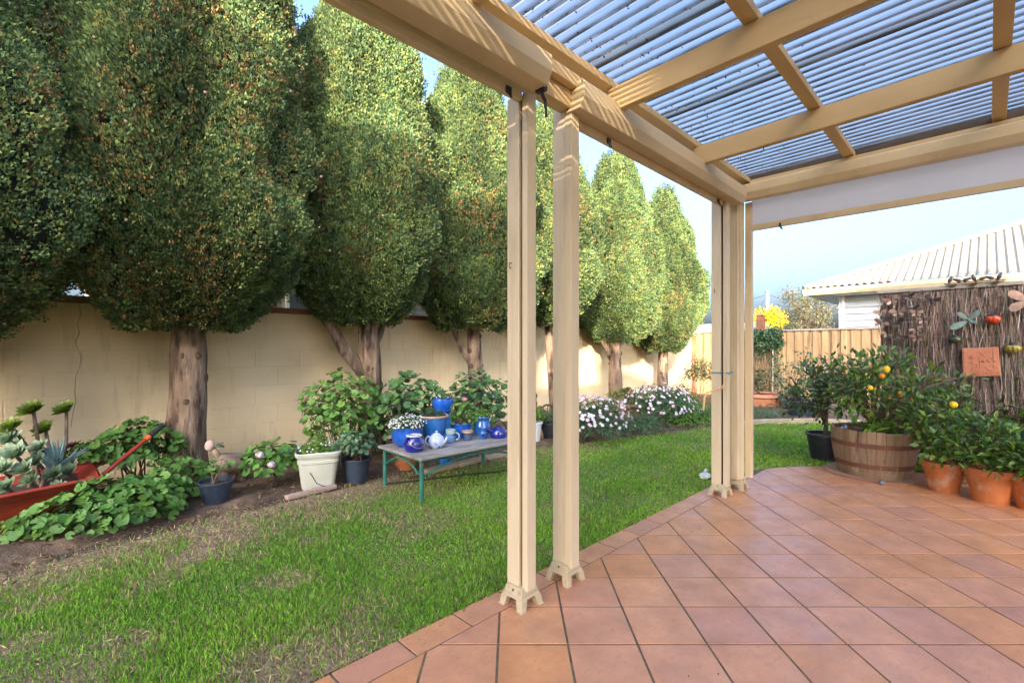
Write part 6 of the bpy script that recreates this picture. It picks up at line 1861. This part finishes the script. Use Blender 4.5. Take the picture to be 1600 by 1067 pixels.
# bench with green trough behind
def trough():
    b0 = onx(1600, 690, 6.35)
    x0, x1, y0, y1 = 6.2, 6.5, -1.2, 0.22
    th = thing('slatted_bench', (6.35, -0.4, 0), 'low weathered bench against the brushwood fence behind the citrus pots', 'bench')
    for k in range(3):
        MB().box((x0 + k * 0.105, y0, 0.40), (x0 + k * 0.105 + 0.095, y1, 0.43)).build('slat', 'grey_wood', th, bevel=0.004)
    for y in (y0 + 0.05, y1 - 0.12):
        for x in (x0 + 0.02, x1 - 0.06):
            MB().box((x, y, 0), (x + 0.05, y + 0.05, 0.398)).build('leg', 'grey_wood', th, bevel=0.004)
    th = thing('planter_trough', (6.34, -0.25, 0.431), 'dark green plastic trough planter on the weathered bench', 'planter')
    lo = [(6.26, -0.62, 0.431), (6.42, -0.62, 0.431), (6.42, 0.08, 0.431), (6.26, 0.08, 0.431)]
    hi = [(6.22, -0.68, 0.585), (6.46, -0.68, 0.585), (6.46, 0.14, 0.585), (6.22, 0.14, 0.585)]
    hi2 = [(6.24, -0.66, 0.585), (6.44, -0.66, 0.585), (6.44, 0.12, 0.585), (6.24, 0.12, 0.585)]
    l2 = [(x, y, 0.555) for x, y, z in hi2]
    MB().add(lo + hi + hi2 + l2, [(0, 3, 2, 1)] + [(a + i, a + (i + 1) % 4, a + 4 + (i + 1) % 4, a + 4 + i) for a in (0, 4, 8) for i in range(4)]).build('tub', 'green_plastic', th, bevel=0.006)
    MB().add(l2, [(0, 1, 2, 3)]).build('soil', 'pot_soil', th)
    fluffy('sedum', 'mixed lime and reddish sedum filling the dark green trough', np.array([6.34, -0.27, 0.58]), (0.12, 0.38, 0.13), 1500, 0.03, [(0.10, 0.18, 0.03), (0.2, 0.2, 0.05), (0.26, 0.11, 0.05), (0.07, 0.13, 0.03)], base=np.array([6.34, -0.27, 0.55]), cat='succulent', leaf=SMALL)
trough()
c4 = ond(1605, 640, 4.15)
woody('citrus_shrub', 'pale-leaved citrus branch reaching past the plaque from behind the row', np.array([c4[0] + 0.1, c4[1] - 0.12, 0.0]), np.array([c4[0] + 0.1, c4[1] - 0.12, 0.85]), (0.22, 0.2, 0.34), 60, 60, 0.085, 'geranium_leaf', 'citrus', stems=7, trunk_r=0.012, trunk_h=0.4)
woody('citrus_shrub', 'loose dark citrus standing between the half barrel and the brushwood fence', np.array([6.45, 0.22, 0.0]), np.array([6.42, 0.24, 0.68]), (0.25, 0.42, 0.32), 120, 160, 0.085, 'camellia_leaf', 'citrus', stems=10, trunk_r=0.014, trunk_h=0.25)

# ================================================================== ORNAMENTS ON THE BRUSHWOOD
BX = 6.715
def bw(px, py, off=0.0):
    return onx(px, py, BX - off)

def plaque():
    cs = [bw(1503, 544), bw(1560, 542), bw(1564, 587), bw(1505, 589)]
    m = np.mean(cs, axis=0)
    th = thing('terracotta_plaque', m, 'square terracotta plaque with flower, bird and fruit relief on the brushwood', 'plaque')
    fr = [c + np.array([-0.018, 0, 0]) for c in cs]; bk = [c + np.array([0.012, 0, 0]) for c in cs]
    MB().add(fr + bk, [(0, 1, 2, 3), (7, 6, 5, 4), (0, 4, 5, 1), (1, 5, 6, 2), (2, 6, 7, 3), (3, 7, 4, 0)]).build('slab', 'terracotta_plaque', th, bevel=0.004)
    def q(u, v):      # u right, v down on the face
        t = cs[0] * (1 - u) * (1 - v) + cs[1] * u * (1 - v) + cs[2] * u * v + cs[3] * (1 - u) * v
        return t + np.array([-0.019, 0, 0])
    def line(name, pts, r=0.0045):
        MB().tube([q(*p) for p in pts], r, 6).build(name, 'terracotta_plaque', th, True)
    def arc(cu, cv, ru, rv, a0=0, a1=6.2832, n=14):
        return [(cu + ru * math.cos(t), cv + rv * math.sin(t)) for t in np.linspace(a0, a1, n)]
    line('frame_line', [(0.05, 0.05), (0.05, 0.95), (0.48, 0.95), (0.48, 0.42), (0.86, 0.42), (0.86, 0.05)], 0.003)
    line('relief_flower', arc(0.27, 0.32, 0.07, 0.08)); MB().ball(q(0.27, 0.32), 0.012, 10, 6).build('flower_centre', 'terracotta_plaque', th, True)
    line('relief_stem', [(0.27, 0.40), (0.32, 0.6), (0.22, 0.85)])
    line('relief_leaf', arc(0.36, 0.62, 0.07, 0.05)); line('relief_leaf', arc(0.20, 0.52, 0.06, 0.04))
    line('relief_leaf', [(0.30, 0.88), (0.40, 0.80), (0.44, 0.90), (0.30, 0.88)])
    line('relief_knife', [(0.45, 0.12), (0.62, 0.30), (0.82, 0.36)]); line('relief_fork', [(0.47, 0.34), (0.6, 0.2), (0.72, 0.14)])
    for k in range(3):
        line('fork_prong', [(0.72, 0.14), (0.82, 0.08 + 0.05 * k)], 0.003)
    line('shelf_line', [(0.46, 0.38), (0.84, 0.38)], 0.003)
    for k in range(3):
        MB().ball(q(0.58 + 0.145 * k, 0.47), 0.012, 10, 6, (0.6, 1.2, 1)).build('relief_fruit', 'terracotta_plaque', th, True)
    line('relief_bird', arc(0.80, 0.71, 0.13, 0.075)); line('bird_tail', [(0.68, 0.72), (0.60, 0.66)]); line('bird_beak', [(0.93, 0.70), (0.97, 0.69)], 0.003)
    line('shelf_line', [(0.54, 0.83), (0.96, 0.83)], 0.003)
    for k in range(4):
        line('relief_bud', arc(0.60 + 0.105 * k, 0.9, 0.04, 0.05))
plaque()

def beetle(name, label, px, py, w, mat, spots, tilt=0.0):
    c = bw(px, py, 0.02); r = w / 2 / FPX * depth(c)
    th = thing(name, c, label, 'ornament')
    MB().ball(c, r, 16, 10, (0.6, 1.0, 0.72)).build('shell', mat, th, True)
    MB().ball(c + [-0.005, 0, r * 0.62], r * 0.46, 12, 8, (0.7, 1.1, 0.8)).build('head', 'black_plastic', th, True)
    MB().tube([c + [-r * 0.6, 0, r * 0.5], c + [-r * 0.62, 0, 0], c + [-r * 0.5, 0, -r * 0.6]], 0.0025, 5).build('wing_line', 'black_plastic', th)
    for (a, b_) in spots:
        MB().ball(c + np.array([-r * 0.52 * math.sqrt(max(0.05, 1 - a * a - b_ * b_)), a * r, b_ * r * 0.72]), r * 0.13, 8, 6, (0.6, 1, 1)).build('spot', 'black_plastic', th, True)
    for s_ in (-1, 1):
        MB().tube([c + [-0.005, 0.2 * r * s_, r * 0.9], c + [-0.012, 0.5 * r * s_, r * 1.4]], 0.0018, 5).build('feeler', 'wire_black', th)
        for k in (-0.4, 0, 0.4):
            MB().tube([c + [0, s_ * r * 0.8, k * r], c + [0.01, s_ * r * 1.3, k * r * 1.6]], 0.0022, 5).build('leg', 'wire_black', th)
beetle('ladybird_ornament', 'shiny red metal ladybird fixed on the brushwood', 1552, 499, 19, 'ladybird_red', [(-0.45, 0.1), (0.45, 0.1), (-0.5, -0.35), (0.5, -0.35)])
beetle('beetle_ornament', 'dark green metal beetle on the brushwood above the plaque corner', 1492, 531, 16, 'ladybird_green', [(-0.4, 0), (0.4, 0)])
beetle('beetle_ornament', 'olive-yellow metal beetle at the side of the terracotta plaque', 1583, 545, 20, 'ladybird_yellow', [(-0.45, 0.1), (0.45, 0.1), (0.4, -0.35)])

def wing(c, a, L, w, mat, parent, lift=0.02, name='wing'):
    """one metal wing in the plane of the fence, pivot c, direction a"""
    n = 14
    vs = [c + [-0.004, 0, 0]]
    for i in range(n):
        t = 2 * math.pi * i / n
        u = L * (0.52 + 0.48 * math.cos(t)); v = w / 2 * math.sin(t) * (0.75 + 0.25 * math.cos(t))
        dy, dz = u * math.cos(a) - v * math.sin(a), u * math.sin(a) + v * math.cos(a)
        vs.append(c + np.array([-lift * (u / L) - 0.004, -dy, dz]))
    mid = c + np.array([-lift * 0.5 - 0.009, -0.5 * L * math.cos(a), 0.5 * L * math.sin(a)])
    bk = [v + [0.003, 0, 0] for v in vs[1:]]
    m = MB().add([mid] + vs[1:] + bk, [(0, 1 + i, 1 + (i + 1) % n) for i in range(n)] + [(1 + i, 1 + n + i, 1 + n + (i + 1) % n, 1 + (i + 1) % n) for i in range(n)])
    return m.build(name, mat, parent, True)

def butterflies():
    th = thing('butterfly_sculpture', bw(1412, 500), 'wire wall sculpture of many copper butterflies on the brushwood corner', 'wall sculpture')
    spots = [(1393, 470, 0.3), (1420, 463, 0.0), (1456, 469, -0.4), (1376, 486, 0.6), (1403, 489, 0.1), (1428, 482, 0.2), (1432, 490, -0.1), (1376, 506, -0.5), (1402, 505, 0.4), (1443, 501, 0.0),
             (1387, 522, 0.2), (1409, 527, -0.3), (1434, 528, 0.1), (1432, 516, 0.4), (1386, 499, 0.0)]
    for i, (px, py, t) in enumerate(spots):
        c = bw(px, py, 0.035)
        L = rng.uniform(0.058, 0.08)
        m = ('copper', 'copper', 'dark_iron')[i % 3] if i != 1 else 'dark_iron'
        b = MB().tube([c + [-0.01, 0, -0.025], c + [-0.012, 0, 0.025]], 0.006, 7).build('butterfly', 'dark_iron', th, True)
        for a, k in ((0.45, 1.0), (math.pi - 0.45, 1.0), (-0.65, 0.72), (math.pi + 0.65, 0.72)):
            wing(c, a + t, L * k, L * 0.72 * k, m, b, rng.uniform(0.0, 0.045))
    def wire(pts):
        MB().tube([bw(px, py, 0.03) for px, py in pts], 0.003, 5).build('wire', 'wire_metal', th, True)
    wire([(1378, 480), (1374, 500), (1380, 520), (1400, 532), (1430, 530), (1450, 515), (1444, 490)])
    wire([(1390, 470), (1410, 463), (1430, 463), (1455, 470)]); wire([(1386, 474), (1383, 490), (1376, 506)]); wire([(1395, 472), (1400, 490), (1402, 505), (1409, 526)])
    wire([(1420, 463), (1427, 482), (1432, 500), (1434, 528)]); wire([(1402, 489), (1428, 484)]); wire([(1380, 508), (1402, 505), (1443, 501)])
    th = thing('metal_butterfly', bw(1513, 500), 'single verdigris green metal butterfly with open wings on the brushwood', 'wall sculpture')
    c = bw(1514, 501, 0.02)
    MB().tube([c + [-0.01, -0.02, -0.02], c + [-0.014, 0.012, 0.02]], 0.009, 8).build('body', 'verdigris', th, True)
    for a, L, w in ((0.9, 0.13, 0.06), (2.35, 0.12, 0.055), (3.65, 0.16, 0.08), (5.9, 0.07, 0.04)):
        wing(c, a, L, w, 'verdigris', th, 0.02)
    th = thing('metal_butterfly', bw(1600, 472), 'large brown metal butterfly at the end of the brushwood fence', 'wall sculpture')
    c = bw(1606, 470, 0.02)
    MB().tube([c + [-0.01, 0, -0.06], c + [-0.014, 0, 0.07]], 0.012, 8).build('body', 'dark_iron', th, True)
    for a, L, w in ((2.5, 0.16, 0.10), (3.75, 0.15, 0.10), (0.6, 0.16, 0.10), (5.7, 0.15, 0.10)):
        wing(c, a, L, w, 'copper', th, 0.03)
butterflies()

def birds_on_rail():
    a, b_ = bw(1483, 445, 0.0), bw(1563, 434, 0.0)
    a = np.array([6.70, a[1], 1.955]); b_ = np.array([6.70, b_[1], 1.955])
    th = thing('bird_rail', (6.70, (a[1] + b_[1]) / 2, 1.938), 'rusty metal rail of seven perched birds on top of the brushwood fence', 'ornament')
    MB().tube([a + [0, 0.04, 0], b_ - [0, 0.04, 0]], 0.005, 7).build('perch', 'dark_iron', th, True)
    MB().tube([a + [0.03, 0.03, -0.012], b_ - [-0.03, 0.03, 0.012]], 0.004, 7).build('perch', 'dark_iron', th, True)
    for u in (0.08, 0.5, 0.92):
        p = a + (b_ - a) * u
        MB().box((p[0] - 0.02, p[1] - 0.025, 1.935), (p[0] + 0.09, p[1] + 0.025, 1.945)).build('bracket', 'dark_iron', th)
    for i, u in enumerate(np.linspace(0.02, 0.98, 7)):
        p = a + (b_ - a) * u
        up = i in (0, 3, 6)
        s_ = 1 if i % 2 else -1
        f = np.array([0, 0.35 * s_, 0.94]) if up else np.array([0, 0.93 * s_, 0.35]); f = f / np.linalg.norm(f)
        bc_ = p + [0, 0, 0.034 if up else 0.028]
        body = MB().tube([bc_ - f * 0.027, bc_ - f * 0.016, bc_, bc_ + f * 0.016, bc_ + f * 0.027], [0.006, 0.014, 0.018, 0.014, 0.008], 10).build('bird', 'dark_iron', th, True)
        h = bc_ + f * 0.031
        MB().ball(h, 0.0115, 10, 8).build('head', 'dark_iron', body, True)
        bk = np.array([0, s_, 0.1]) if not up else np.array([-0.5, s_ * 0.8, 0.0])
        MB().tube([h + bk * 0.012, h + bk * 0.024], [0.004, 0.001], 5).build('beak', 'rust', body)
        tl = -f if not up else np.array([0, -0.3 * s_, -0.9])
        MB().tube([bc_ - f * 0.03, bc_ - f * 0.03 + tl * 0.03], [0.007, 0.003], 7).build('tail', 'dark_iron', body, True)
        for k in (-1, 1):
            MB().tube([bc_ + [0.006 * k, 0, -0.012], p + [0.006 * k, 0, 0]], 0.002, 4).build('leg', 'rust', body)
birds_on_rail()

# white bag behind the corner post
c = at(1124, 752) + np.array([0.0, 0.14, 0])
th = thing('white_bag', c, 'crumpled white plastic bag lying on the grass behind the corner post', 'bag')
mb = MB().ball(c + [0, 0, 0.03], 0.05, 16, 10, (1.2, 1, 0.62))
mb.v[0] += rng.normal(0, 0.005, mb.v[0].shape)
mb.build('body', 'white_plastic', th, True)
MB().tube([c + [0, 0, 0.06], c + [0.01, 0.01, 0.075], c + [0.03, 0.0, 0.08]], [0.018, 0.008, 0.016], 8).build('tied_neck', 'white_plastic', th, True)
